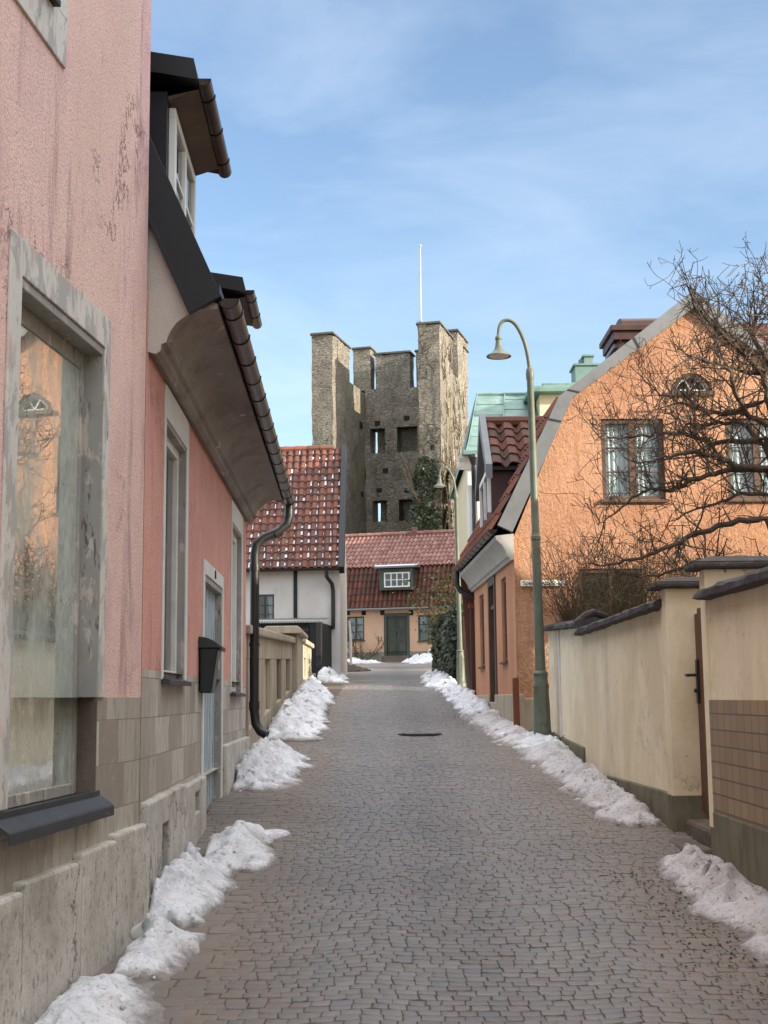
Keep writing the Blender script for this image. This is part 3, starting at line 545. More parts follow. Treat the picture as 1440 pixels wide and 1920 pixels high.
def dormer(s0, s1, zt):
    b = B(); b.prism([H2.P(s0, zt - .05, .0), H2.P(s0, zt - 1.4, .0), H2.P(s0, zt - 1.4, -1.6), H2.P(s0, zt - .05, -1.6)], H2.d * (s1 - s0)); o = b.build('dormer', 'blackmetal', t)
    r = B(); r.prism([H2.P(s0 - .12, zt - .02, .22), H2.P(s0 - .12, zt + .13, .19), H2.P(s0 - .12, zt + .42, -1.6), H2.P(s0 - .12, zt + .27, -1.6), H2.P(s0 - .12, zt + .02, -.0)], H2.d * (s1 - s0 + .24)); r.build('dormer_roof', 'blackmetal', o)
    r = B(); r.prism([H2.P(s0 + .02, zt - .075, .0), H2.P(s0 + .02, zt - .022, .21), H2.P(s0 + .02, zt - .03, .21), H2.P(s0 + .02, zt - .10, .005)], H2.d * (s1 - s0 - .04)); r.build('soffit', 'soffit', o)
    gutter(H2, s0 - .05, s1 + .16, zt + .02, .245, .055, 'dormer_gutter', 'copper', o, .55)
    wb = B(); zz0, zz1 = zt - .95, zt - .12
    wb.fb(H2, s0 + .1, s1 - .08, zz0, zz0 + .07, 0, .045); wb.fb(H2, s0 + .1, s1 - .08, zz1 - .07, zz1, 0, .045)
    for c in (s0 + .1, (s0 + s1) / 2 - .04, s1 - .15): wb.fb(H2, c, c + .075, zz0 + .07, zz1 - .07, 0, .047)
    wb.fb(H2, s0 + .17, s1 - .15, (zz0 + zz1) / 2 - .015, (zz0 + zz1) / 2 + .015, 0, .035)
    wo = wb.build('dormer_window', 'whitepaint', o, bevel=.004)
    p = B(); p.q(H2.P(s0 + .12, zz0, .02), H2.P(s1 - .1, zz0, .02), H2.P(s1 - .1, zz1, .02), H2.P(s0 + .12, zz1, .02)); p.build('dormer_pane', 'skyglass', o)
dormer(8.55, 9.95, 5.88); dormer(12.75, 13.75, 5.72)
for (a, c, e, f) in (holes[0], holes[2]):
    b = B(); b.fb(H2, a - .07, a, e, f + .22, 0, .012); b.fb(H2, c, c + .12, e, f + .22, 0, .012); b.fb(H2, a, c, f, f + .22, 0, .014); b.build('window_surround', 'white', t, bevel=.004)
    b = B(); b.fb(H2, c - .03, c - .002, e + .01, f - .01, -.21, .006); b.fb(H2, a + .002, c - .03, f - .03, f - .002, -.21, .004); b.build('window_jamb', 'greypaint', t)
    window(H2, a, c - .03, e, f - .03, -.045, t, 1, 1, fw=.07, mfr='white', mgl='skyglass', back='panelgrey', sill=(.06, 'sillmetal'))
a, c, e, f = holes[1]
b = B(); b.fb(H2, a - .12, a, .75, f + .12, 0, .013); b.fb(H2, c, c + .10, .75, f + .12, 0, .013); b.fb(H2, a, c, f, f + .12, 0, .016); b.build('door_surround', 'white', t, bevel=.004)
b = B(); b.fb(H2, c - .05, c - .002, .6, f - .005, -.22, .005); b.fb(H2, a + .002, c - .05, f - .05, f - .002, -.22, .004); b.build('door_jamb', 'greypaint', t)
b = B(); n = 13
for i in range(n): b.fb(H2, a + (c - .05 - a) * i / n + .003, a + (c - .05 - a) * (i + 1) / n - .003, .62, f - .05, -.09, -.055 - .004 * (i % 2))
do = b.build('door', 'bluedoor', t, bevel=.004)
b = B(); b.fb(H2, a - .3, c + .2, .3, .80, -.3, -.02); b.build('threshold', 'stonestep', t)
b = B(); b.fb(H2, 11.86, 11.95, f + .03, f + .10, .014, .022); b.build('number_plate', 'ink', t)
# mailbox on the wall by the blue door
t = thing('mailbox', 'dark green plastic mailbox with rounded lid hanging beside the pale blue door', 'mailbox', H2.P(10.9, 1.8, .08))
b = B(); s0, s1 = 10.74, 11.04; z0, z1 = 1.80, 2.16
b.box8([H2.P(s0 + .03, z0, .01), H2.P(s1 - .03, z0, .01), H2.P(s1 - .03, z0, .105), H2.P(s0 + .03, z0, .105), H2.P(s0, z1, .01), H2.P(s1, z1, .01), H2.P(s1, z1, .16), H2.P(s0, z1, .16)])
b.build('box_body', 'binplastic', t, bevel=.012)
b = B(); n = 7; arc = [(.005 + .185 * i / n, z1 + .004 + .085 * math.cos(PI / 2 * (i / n) ** 1.15)) for i in range(n + 1)] + [(.19, z1 - .025), (.178, z1 - .025), (.17, z1 + .002), (.005, z1 + .002)]
b.profile(H2, s0 - .015, s1 + .015, arc); smooth_by(b.build('lid', 'binplastic', t), .5)
b = B(); b.fb(H2, s0 + .2, s0 + .23, 1.99, 2.09, .142, .147); b.build('sticker', 'signwhite', t)
# ------------------------------------------------------------------ concrete garden wall beyond the salmon house
CW = Fr((-1.68 + .0108 * 17.4, 0), (-.0108, 1), 1)
t = thing('concrete_wall', 'low weathered concrete wall with recessed panels and a capped post', 'wall', (-1.75, 22, 1.6))
def cwall(y0, y1, top0, top1, n, nm):
    b = B()
    def bx(a, c, z0a, z1a, z0c, z1c, d0, d1): b.box8([CW.P(a, z0a, d0), CW.P(c, z0c, d0), CW.P(c, z0c, d1), CW.P(a, z0a, d1), CW.P(a, z1a, d0), CW.P(c, z1c, d0), CW.P(c, z1c, d1), CW.P(a, z1a, d1)])
    T = lambda y: top0 + (top1 - top0) * (y - y0) / (y1 - y0)
    bx(y0, y1, gz(y0) - .3, T(y0) - .06, gz(y1) - .3, T(y1) - .06, -.18, -.075)
    bx(y0, y1, gz(y0) - .3, gz(y0) + .32, gz(y1) - .3, gz(y1) + .25, -.074, .0); bx(y0, y1, T(y0) - .36, T(y0) - .061, T(y1) - .36, T(y1) - .061, -.074, .0)
    L = (y1 - y0) / n
    for i in range(n + 1):
        c = y0 + L * i; a_, c_ = max(y0, c - L * .26), min(y1, c + L * .26)
        if c_ - a_ > .02: bx(a_, c_, gz(a_) + .1, T(a_) - .36, gz(c_) + .1, T(c_) - .36, -.074, -.003)
    b.build(nm, 'concrete', t, bevel=.01)
    b = B(); bx(y0, y1, T(y0) - .06, T(y0) + .05, T(y1) - .06, T(y1) + .05, -.26, .07); b.build('coping', 'concrete', t, bevel=.02)
tA = CW.at(478, 1170)[1]; tB = CW.at(546, 1189)[1]
cwall(15.85, 25.4, tA - .13, tB - .10, 4, 'panel_wall'); cwall(27.3, 33.6, CW.at(572, 1202)[1] - .06, CW.at(583, 1206)[1] - .06, 3, 'far_panel_wall')
b = B(); zt = CW.at(560, 1183)[1] - .17; b.fb(CW, 25.4, 27.3, gz(25) - .3, zt, -.45, .10); b.build('post', 'concrete', t, bevel=.02)
b = B(); b.profile(CW, 25.1, 27.6, [(-.55, zt), (.20, zt), (.20, zt + .07), (.12, zt + .14), (-.47, zt + .14), (-.55, zt + .07)]); b.build('post_cap', 'concrete', t, bevel=.015)
def flat(A, C):      # frontal wall between two plan points, left to right, normal towards the camera
    L = (Vector(C) - Vector(A)).length; f = Fr(A, ((C[0] - A[0]) / L, (C[1] - A[1]) / L), 1); f.L = L
    return f
def vplanks(b, F, s0, s1, z0, z1, d, wd=.14, th=.022, top=None):
    n = max(1, round((s1 - s0) / wd)); w_ = (s1 - s0) / n
    for i in range(n):
        zt = z1 if top is None else top(s0 + w_ * (i + .5)); b.fb(F, s0 + w_ * i + .004, s0 + w_ * (i + 1) - .004, z0, zt, d, d + th + .006 * (i % 2))
# ------------------------------------------------------------------ black plank shed in front of the white house
p0 = atY(470, 1200, 34.6); p1 = atY(604, 1200, 34.4); SF = flat((p0.x, p0.y), (p1.x, p1.y)); zt = zY(600, 1166, 34.4)
t = thing('plank_shed', 'black tarred plank shed with corrugated roof edge below the white house', 'shed', (-2, 34.6, 2.2))
b = B(); vplanks(b, SF, 0, SF.L, 2.12, zt, -.02, .15); b.fb(SF, 0, SF.L, 2.1, zt, -.06, -.021); b.build('front_boards', 'blackwood', t)
ss = SF.at(582, 1200)[0]
b = B(); b.fb(SF, ss, SF.L, 2.40, zt - .02, .0, .10); b.fb(SF, SF.L - .14, SF.L, 2.05, zt - .02, .101, .17); b.build('corner_boards', 'blackwood', t, bevel=.01)
b = B(); vplanks(b, SF, SF.at(532, 1200)[0], ss - .02, 2.2, zt - .14, .03, .16); do = b.build('door', 'blackwood', t)
zz = zY(570, 1182, 34.4)
for z_ in (zz, 2.37): b = B(); b.fb(SF, ss - .42, ss - .02, z_ - .02, z_ + .02, .07, .08); b.build('hinge', 'pipe', do)
b = B(); n = int(SF.L / .07)
for i in range(n * 2):
    a, c = SF.L * i / (2 * n), SF.L * (i + 1) / (2 * n); h0, h1 = .03 * (i % 2), .03 * ((i + 1) % 2)
    b.q(SF.P(a, zt + .01 + h0, .14), SF.P(c, zt + .01 + h1, .14), SF.P(c, zt + .16 + h1, -1.3), SF.P(a, zt + .16 + h0, -1.3)); b.q(SF.P(a, zt - .03 + h0, .14), SF.P(c, zt - .03 + h1, .14), SF.P(c, zt + .01 + h1, .14), SF.P(a, zt + .01 + h0, .14))
b.build('corrugated_roof', 'greymetal', t, fixn=False)
q1 = atY(634, 1200, 37.2); SS = flat((p1.x, p1.y), (q1.x, q1.y))
b = B(); vplanks(b, SS, 0, SS.L, 2.45, zt, -.03, .17, top=lambda s: zt - .02 + .0 * s + (.12 if s > SS.L * .62 else 0)); b.fb(SS, 0, SS.L, 2.4, zt - .1, -.08, -.031); b.build('side_boards', 'blackwood', t)
b = B(); b.fb(SF, ss + .02, SF.L - .15, 2.0, 2.39, .02, .09); b.build('foot_stone', 'concrete', t)
# ------------------------------------------------------------------ white house with steep tiled roof
a = atY(452, 1070, 36.4); c = atY(637, 1063, 36.0); WF = flat((a.x - 4.5, a.y + .35), (c.x, c.y)); zE = zY(637, 1066, 36); zR = zY(643, 840, 39.0)
WG = flat((c.x, c.y), (atY(651, 1200, 42).x, 42))
t = thing('white_house', 'whitewashed house with steep snow-dusted red tile roof and black trim', 'house', (-2.5, 38, 2.4))
wl_, wr_ = WF.at(478, 1140)[0], WF.at(514, 1140)[0]; wz0 = zY(495, 1172, 36.3); wz1 = zY(495, 1115, 36.3)
b = B(); b.wall(WF, 0, WF.L, 1.9, zE + .1, [(wl_, wr_, wz0, wz1)], .10)
b.wall(WG, 0, WG.L, 1.9, zE + .1); b.q(WG.P(0, zE + .1), WG.P(WG.L, zE + .1), WG.P(WG.L / 2, zR - .05)); b.q(WF.P(0, 1.9), WF.P(0, zE), WF.P(0, zE, -6), WF.P(0, 1.9, -6))
b.q(WF.P(0, 1.9, -6), WF.P(0, zE, -6), WG.P(WG.L, zE), WG.P(WG.L, 1.9)); b.build('wall', 'whitewall', t)
b = B(); b.fb(WF, WF.at(554, 1100)[0] - .05, WF.at(554, 1100)[0] + .05, 2, zE, .0, .03); b.build('timber_post', 'blackwood', t)
window(WF, wl_, wr_, wz0, wz1, -.02, t, 2, 3, fw=.045, bar=.02, mfr='sillmetal', curtain=None)
b = B(); ca = (wl_ + wr_) / 2
for i in range(8): b.q(WF.P(ca + .12 + i * .03, wz0, -.16 - .02 * (i % 2)), WF.P(ca + .15 + i * .03, wz0, -.16 - .02 * ((i + 1) % 2)), WF.P(ca + .08 + i * .035, wz1, -.16 - .02 * ((i + 1) % 2)), WF.P(ca + .045 + i * .035, wz1, -.16 - .02 * (i % 2)))
b.build('curtain', 'curtain', t)
# roof
e0 = WF.P(-.2, zE, .32); e1 = WF.P(WF.L + .02, zE + .02, .32); rg1 = Vector((atY(641, 839, 39).x, 39.0, zR)); u = (e1 - e0).normalized(); rg0 = rg1 - u * (e1 - e0).length
vv = rg1 - e1
b = B(); sn = B()
pantile(b, e0, u, (e1 - e0).length, vv, vv.length, .20, .30, .032, 8, sn, lambda r, c: .95 if r < .08 else max(.2, (.88 - .45 * r) + .6 * noise.noise(Vector((c * 5, r * 4, 2)))), random.Random(4))
rf = b.build('roof', 'pantile_old', t, smooth=False); sn.build('snow_patches', 'tile_snow', rf)['kind'] = 'stuff'
b = B(); b.q(e0 + Vector((0, 0, -.03)), e1 + Vector((0, 0, -.03)), rg1 + Vector((0, 0, -.08)), rg0 + Vector((0, 0, -.08))); b.q(rg0 + Vector((0, 0, -.08)), rg1 + Vector((0, 0, -.08)), rg1 + Vector((0, 3.4, -4)), rg0 + Vector((0, 3.4, -4))); b.build('roof_back', 'pantile_red', t)
b = B()
for i in range(int((rg1 - rg0).length / .38)): b.tube([rg0 + u * (i * .38), rg0 + u * (i * .38 + .40)], [.11, .095], 8, t=rd.random())
b.build('ridge_tiles', 'pantile_red', rf)
bb = B(); dn = vv.normalized(); up = u.cross(dn); up = -up if up.z < 0 else up
pp = [e1 + up * .10 - dn * .1, rg1 + up * .10 + dn * .05, rg1 - up * .16 + dn * .05, e1 - up * .16 - dn * .1]
bb.prism(pp, u * .14); bb.build('barge_board', 'blackmetal', t)
gutter(WF, -.2, WF.L + .05, zE - .02, .37, .06, 'gutter', 'pipe', t, 1.2)
xs = WF.at(625, 1100)[0]
pipe([WF.P(xs - .14, zE - .06, .36), WF.P(xs - .13, zE - .25, .34), WF.P(xs - .02, zE - .42, .12), WF.P(xs, zE - .6, .07), WF.P(xs, zt - .1, .07)], .055, 'downpipe', 'pipe', t)
# white marker pole at the corner
t0 = atY(658, 1246, 46); t1 = atY(655, 1163, 46)
t = thing('marker_pole', 'thin white snow marker pole standing at the white house corner', 'pole', (t0.x, 46, 2.6))
b = B(); b.tube([(t0.x, 46, 2.5), (t0.x, 46, (t0.z + t1.z) / 2), (t1.x, 46, t1.z)], [.045, .043, .038], 10); smooth_by(b.build('shaft', 'polewhite', t), .8)
b = B(); b.lathe((t0.x, 46, 2.55), [(.10, 0), (.10, .06), (.06, .10), (.05, .14)], 12); b.build('foot', 'concrete', t)
# ------------------------------------------------------------------ far house across the end of the lane
a = atY(560, 1200, 61.2); c = atY(935, 1200, 58.6); FF = flat((a.x, a.y), (c.x, c.y))
fz = lambda x, y, o=0: FF.at(x, y, o)
zb = 3.1; zE = fz(735, 1140)[1]; 
def fhole(x0, x1, y0, y1): return (fz(x0, (y0 + y1) / 2)[0], fz(x1, (y0 + y1) / 2)[0], fz((x0 + x1) / 2, y1)[1], fz((x0 + x1) / 2, y0)[1])
hW = [fhole(651, 683, 1156, 1201), fhole(722, 766, 1152, 1230), fhole(784, 822, 1153, 1202)]
t = thing('peach_house', 'low peach house with mansard tile roof closing the end of the lane', 'house', (FF.P(6, 0).x, 60, 3.3))
b = B(); b.wall(FF, 0, FF.L, fz(735, 1222)[1], zE + .15, hW[:1] + [(hW[1][0], hW[1][1], fz(735, 1222)[1], hW[1][3])] + hW[2:], .14); b.build('wall', 'farwall', t)
zp = fz(735, 1222)[1]
b = B(); b.wall(FF, 0, FF.L, zb - .2, zp, [(hW[1][0], hW[1][1], hW[1][2], zp)], .14); b.build('plinth', 'farplinth', t)
for h in (hW[0], hW[2]): window(FF, *h, -.03, t, 2, 3, fw=.07, bar=.03, mfr='greendoor', mgl='glass', curtain='curtain', sill=(.06, 'greendoor'), mull=.07)
h = hW[1]; b = B(); mid = (h[0] + h[1]) / 2
b.fb(FF, h[0] - .05, h[0] + .08, h[2], h[3] + .06, -.10, .02); b.fb(FF, h[1] - .08, h[1] + .05, h[2], h[3] + .06, -.10, .02); b.fb(FF, h[0] + .08, h[1] - .08, h[3] - .10, h[3] + .06, -.1, .018); fo = b.build('door_frame', 'greendoor', t)
for (l, r_) in ((h[0] + .085, mid - .008), (mid + .008, h[1] - .085)):
    b = B(); b.fb(FF, l, r_, h[2] + .01, h[3] - .105, -.10, -.06); H = h[3] - .105 - h[2]
    for (f0, f1) in ((.05, .36), (.40, .50), (.54, .62), (.66, .95)):
        for e in ((l + .05, r_ - .05, f0, f0 + .015), (l + .05, r_ - .05, f1 - .015, f1)): b.fb(FF, e[0], e[1], h[2] + H * e[2], h[2] + H * e[3], -.06, -.035)
        b.fb(FF, l + .05, l + .08, h[2] + H * (f0 + .015), h[2] + H * (f1 - .015), -.06, -.037); b.fb(FF, r_ - .08, r_ - .05, h[2] + H * (f0 + .015), h[2] + H * (f1 - .015), -.06, -.037)
    dl = b.build('door', 'greendoor', t)
b = B(); b.fb(FF, mid - .05, mid - .02, h[2] + .95, h[2] + 1.1, -.06, -.01); b.build('handle', 'pipe', dl)
b = B(); zs = h[2]
for i in range(3): b.fb(FF, h[0] - .1 - .03 * i, h[1] + .1 + .03 * i, zs - .2 * (i + 1), zs - .2 * i - (.003 * i), -.1, .30 + .28 * i)
b.build('steps', 'stonestep', t, bevel=.015)
for x in (652, 682, 717, 771):
    s_, z_ = fz(x, 1148.5); b = B(); b.fb(FF, s_ - .10, s_ + .10, z_ - .12, z_ + .12, .0, .015); b.build('wall_vent', 'dark', t)
s_, z_ = fz(794, 1231); b = B(); b.fb(FF, s_ - .12, s_ + .12, z_ - .1, z_ + .1, 0, .015); b.build('cellar_vent', 'dark', t)
dk = .55; zK = zY(735, 1063, 60 + dk); dR = 3.0; zR = zY(760, 1003, 60 + dR); ed = .28
E0, E1 = FF.P(-.2, zE + .02, ed), FF.P(FF.L + .2, zE + .02, ed); Kk = FF.P(0, zK, -dk); Rr = FF.P(0, zR, -dR); u = FF.d
b = B(); v1 = Vector((0, 0, 0)) + (FF.P(-.2, zK, -dk) - E0); pantile(b, E0, u, FF.L + .4, v1, v1.length, .215, .36, .045, 6, None, 0, random.Random(8)); lo = b.build('lower_roof', 'pantile_dark', t)
b = B(); v2 = FF.P(0, zR, -dR) - FF.P(0, zK + .02, -dk + .06); sn = B(); pantile(b, FF.P(-.2, zK + .02, -dk + .06), u, FF.L + .4, v2, v2.length, .20, .37, .035, 6, None, 0, random.Random(9)); b.build('upper_roof', 'pantile_frost', t)
b = B(); P_ = lambda s, z, d: FF.P(s, z, d)
for s_ in (0, FF.L):
    b.q(P_(s_, zb, 0), P_(s_, zE, 0), P_(s_, zE, ed), P_(s_, zK - .05, -dk), P_(s_, zR - .05, -dR), P_(s_, zb, -dR)); b.q(P_(s_, zb, -dR), P_(s_, zR - .05, -dR), P_(s_, zK, -2 * dR + dk), P_(s_, zb, -2 * dR))
b.q(P_(0, zb, -2 * dR), P_(FF.L, zb, -2 * dR), P_(FF.L, zK, -2 * dR + dk), P_(0, zK, -2 * dR + dk)); b.q(P_(0, zK, -2 * dR + dk), P_(FF.L, zK, -2 * dR + dk), P_(FF.L, zR - .05, -dR), P_(0, zR - .05, -dR)); b.q(P_(0, zE - .02, 0), P_(FF.L, zE - .02, 0), P_(FF.L, zE - .02, ed), P_(0, zE - .02, ed))
b.build('gable_walls', 'farwall', t)
b = B()
for i in range(int(FF.L / .40)): b.tube([FF.P(i * .4, zR + .03, -dR), FF.P(i * .4 + .42, zR + .03, -dR)], [.13, .11], 8, t=rd.random())
b.build('ridge_tiles', 'pantile_frost', t)
b = B(); b.tube([FF.P(0, zE - .06, ed + .08), FF.P(FF.L, zE - .06, ed + .08)], .055, 8); b.build('gutter', 'greymetal', t)
b = B(); s_ = fz(774, 1000, -dR)[0]; b.fb(FF, s_ - .22, s_ + .22, zR - .5, zR + .12, -dR - .2, -dR + .2); b.fb(FF, s_ - .05, s_ + .2, zR + .12, zR + .34, -dR - .12, -dR + .1); b.build('chimney', 'pantile_frost', t, bevel=.02)
# its dormer
ds0, ds1 = fz(711, 1085, .22)[0], fz(775, 1085, .22)[0]; dz0, dz1 = fz(742, 1106, .22)[1], fz(742, 1066, .22)[1]
o = B(); o.fb(FF, ds0, ds1, dz0, dz1, -1.2, .22); do = o.build('dormer', 'greendoor', t)
window(FF, fz(720, 1085, .26)[0], fz(768, 1085, .26)[0], fz(742, 1101, .26)[1], fz(742, 1073, .26)[1], .27, do, 4, 2, fw=.06, bar=.03, mfr='whitepaint', name='dormer_window', mull=.05, back=None)
b = B(); b.box8([FF.P(ds0 - .2, dz1 + .02, .45), FF.P(ds1 + .15, dz1 + .02, .45), FF.P(ds1 + .15, dz1 + .14, -1.3), FF.P(ds0 - .2, dz1 + .14, -1.3), FF.P(ds0 - .2, dz1 + .08, .45), FF.P(ds1 + .15, dz1 + .08, .45), FF.P(ds1 + .15, dz1 + .22, -1.3), FF.P(ds0 - .2, dz1 + .22, -1.3)]); b.build('dormer_roof', 'greymetal', do)
b = B(); b.box8([FF.P(ds0 - .16, dz1 + .084, .44), FF.P(ds1 + .10, dz1 + .084, .44), FF.P(ds1 + .10, dz1 + .16, -.2), FF.P(ds0 - .16, dz1 + .16, -.2), FF.P(ds0 - .16, dz1 + .15, .44), FF.P(ds1 + .10, dz1 + .15, .44), FF.P(ds1 + .10, dz1 + .22, -.2), FF.P(ds0 - .16, dz1 + .22, -.2)]); b.build('roof_snow', 'rooftop_snow', do, bevel=.03)
b = B(); b.box8([FF.P(ds1 - .32, dz0 + .05, .221), FF.P(ds1 - .26, dz0 + .05, .221), FF.P(ds1 - .26, dz0 + .05, .25), FF.P(ds1 - .32, dz0 + .05, .25), FF.P(ds1 - .1, dz1, .221), FF.P(ds1 - .04, dz1, .221), FF.P(ds1 - .04, dz1, .25), FF.P(ds1 - .1, dz1, .25)]); b.build('dormer_strut', 'greymetal', do)
# ------------------------------------------------------------------ medieval tower, open towards the town
th = math.radians(15); Te = Vector((math.cos(th), -math.sin(th), 0)); Ts = Vector((math.sin(th), math.cos(th), 0))
C0 = Vector((atY(828, 900, 73).x, 73, 0)); W_, D_, TK = 7.55, 8.0, 1.25
def tp(e, s, z): p = C0 - Te * (W_ - e) + Ts * s; return Vector((p.x, p.y, z))      # e: across from the left outer corner, s: depth from the open front
def tz(x, y, e, s): return zY(x, y, tp(e, s, 0).y)
t = thing('tower', 'ruined medieval limestone tower with battlements, open on the town side', 'tower', tp(W_ / 2, D_ / 2, 3.4))
TB = 3.2
def tblock(b, e0, e1, s0, s1, z0, z1, seg=None, jag=.0, seed=0):
    """block of rubble masonry with slightly uneven faces"""
    ne = max(1, int((e1 - e0) / .5)); ns = max(1, int((s1 - s0) / .5)); nz = max(1, int((z1 - z0) / .5))
    def pt(e, s, z):
        n = Vector((noise.noise(Vector((e * 1.3, s * 1.3, z * 1.3 + seed))), noise.noise(Vector((e * 1.3 + 9, s * 1.3, z * 1.3 + seed))), noise.noise(Vector((e * 1.3, s * 1.3 + 9, z * 1.3 + seed))))) * .07
        top = jag * noise.noise(Vector((e * 2, s * 2, seed + .5))) if z > z1 - .01 else 0
        return tp(e + n.x, s + n.y, z + (n.z if z > z0 else 0) + top)
    L = lambda a, c, n: [a + (c - a) * i / n for i in range(n + 1)]
    E_, S_, Z_ = L(e0, e1, ne), L(s0, s1, ns), L(z0, z1, nz)
    def grid(A, Bq, f):
        k = len(b.v)
        for x in A:
            for y in Bq: b.v.append(tuple(f(x, y))); b.t.append(0.)
        n = len(Bq)
        for i in range(len(A) - 1):
            for j in range(n - 1): a = k + i * n + j; b.f.append((a, a + 1, a + n + 1, a + n)); b.mi.append(0)
    grid(E_, Z_, lambda x, z: pt(x, s0, z)); grid(E_, Z_, lambda x, z: pt(x, s1, z)); grid(S_, Z_, lambda y, z: pt(e0, y, z)); grid(S_, Z_, lambda y, z: pt(e1, y, z)); grid(E_, S_, lambda x, y: pt(x, y, z1))
def tcap(e0, e1, s0, s1, z, nm='capping'):
    b = B(); b.box8([tp(e0 - .1, s0 - .1, z - .02), tp(e1 + .1, s0 - .1, z - .02), tp(e1 + .1, s1 + .1, z - .02), tp(e0 - .1, s1 + .1, z - .02), tp(e0 - .07, s0 - .07, z + .12), tp(e1 + .07, s0 - .07, z + .12), tp(e1 + .07, s1 + .07, z + .12), tp(e0 - .07, s1 + .07, z + .12)]); b.build(nm, 'ruincap', t, bevel=.03)
zL = tz(600, 627, .6, 0); zRt = tz(806, 607, W_ - .6, 0); zM2 = tz(680, 655, 1, 7); zM3 = tz(735, 664, 4, 7.3); zW = tz(705, 730, 3, 7); zSide = tz(848, 704, W_, 4); zMr = tz(872, 636, W_, 7)
b = B(); tblock(b, 0, TK, 0, 3.5, TB, zL, jag=.25, seed=1); tblock(b, 0, TK, 3.502, D_, TB, zW - .2, seed=2); b.build('left_wall', 'ruin', t)
tcap(0, TK, 0, 3.5, zL)
b = B(); tblock(b, W_ - TK, W_, 0, 3.6, TB, zRt, jag=.25, seed=3); tblock(b, W_ - TK, W_, 3.602, D_, TB, zSide, seed=4); b.build('right_wall', 'ruin', t)
tcap(W_ - TK, W_, 0, 3.6, zRt)
# back wall, with splayed embrasures built as gaps between blocks
def bx_at(x): # across-coordinate on the inner face of the back wall for a photo column
    s = D_ - TK; F_ = Fr((tp(0, s, 0).x, tp(0, s, 0).y), (Te.x, Te.y), 1); return F_.at(x, 800)[0]
zo = lambda y: tz(735, y, 4, D_ - TK)
o1 = (bx_at(694), bx_at(722)); o2 = (bx_at(744), bx_at(782)); q1 = (bx_at(698), bx_at(724)); q2 = (bx_at(746), bx_at(780))
rows = [(TB, zo(976), None), (zo(976), zo(936), (q1, q2)), (zo(936), zo(846), None), (zo(846), zo(800), (o1, o2)), (zo(800), zW, None)]
b = B(); s0, s1 = D_ - TK, D_
for k, (z0, z1, op) in enumerate(rows):
    if op is None: tblock(b, TK + .002, W_ - TK - .002, s0, s1, z0 + .001, z1, seed=10 + k); continue
    (a0, a1), (c0, c1) = op; hw = .10
    tblock(b, TK + .002, a0, s0, s1, z0 + .001, z1, seed=20 + k)
    tblock(b, a0 + 2 * hw, a1, s0 + .95, s1, z0 + .001, z1, seed=21 + k)      # embrasure narrows to a slit at its left
    tblock(b, a1, c0, s0, s1, z0 + .001, z1, seed=22 + k)
    if k == 3: tblock(b, c0, c1 - 2 * hw, s0 + .95, s1, z0 + .001, z1, seed=23 + k); tblock(b, c1, W_ - TK - .002, s0, s1, z0 + .001, z1, seed=24 + k)
    else: tblock(b, c0, c1, s0 + .95, s1, z0 + .001, z1, seed=23 + k); tblock(b, c1, W_ - TK - .002, s0, s1, z0 + .001, z1, seed=24 + k)
b.build('back_wall', 'ruin', t)
ml = [(bx_at(662), bx_at(694), zM2), (bx_at(703), bx_at(769), zM3), (bx_at(781), W_, zM3)]
for (a_, c_, z_) in ml:
    b = B(); tblock(b, max(0, a_), c_, D_ - TK * .9, D_, zW + .001, z_, jag=.2, seed=30 + a_); b.build('merlon', 'ruin', t); tcap(max(0, a_), c_, D_ - TK * .9, D_, z_)
b = B(); tblock(b, W_ - .8, W_, 5.0, 7.9, zSide + .001, zMr, jag=.15, seed=41); b.build('merlon', 'ruin', t); tcap(W_ - .8, W_, 5.0, 7.9, zMr)
b = B()
for (x, y) in ((708, 790), (763, 784), (671, 797), (710, 917), (762, 920), (677, 927), (722, 880)):
    b = B(); e_ = bx_at(x) if x > 690 else None; z_ = zo(y)
    if e_: b.box8([tp(e_ - .17, s0 - .03, z_ - .14), tp(e_ + .17, s0 - .03, z_ - .14), tp(e_ + .17, s0 + .1, z_ - .14), tp(e_ - .17, s0 + .1, z_ - .14), tp(e_ - .17, s0 - .03, z_ + .14), tp(e_ + .17, s0 - .03, z_ + .14), tp(e_ + .17, s0 + .1, z_ + .14), tp(e_ - .17, s0 + .1, z_ + .14)])
    else: b.box8([tp(TK - .1, 5.6, z_ - .15), tp(TK + .06, 5.6, z_ - .15), tp(TK + .06, 6.1, z_ - .15), tp(TK - .1, 6.1, z_ - .15), tp(TK - .1, 5.6, z_ + .15), tp(TK + .06, 5.6, z_ + .15), tp(TK + .06, 6.1, z_ + .15), tp(TK - .1, 6.1, z_ + .15)])
    b.build('putlog_hole', 'dark', t)
b = B(); e_ = W_ - TK + .75; z_ = tz(804, 839, e_, 0); b.box8([tp(e_ - .1, -.05, z_ - .14), tp(e_ + .1, -.05, z_ - .14), tp(e_ + .1, .1, z_ - .14), tp(e_ - .1, .1, z_ - .14), tp(e_ - .1, -.05, z_ + .14), tp(e_ + .1, -.05, z_ + .14), tp(e_ + .1, .1, z_ + .14), tp(e_ - .1, .1, z_ + .14)])
b.build('putlog_hole', 'dark', t)
fp = tp(W_ - TK + .12, .35, zRt)
t = thing('flagpole', 'slender white flagpole on top of the ruined tower', 'flagpole', fp)
b = B(); b.tube([fp, fp + Vector((0, 0, 2.2)), fp + Vector((.02, 0, tz(786, 463, W_ - TK, .3) - fp.z))], [.05, .042, .028], 10); smooth_by(b.build('shaft', 'polewhite', t), .8)
b = B(); b.lathe(fp, [(.13, -.1), (.13, .25), (.08, .3)], 10); b.build('socket', 'greymetal', t)
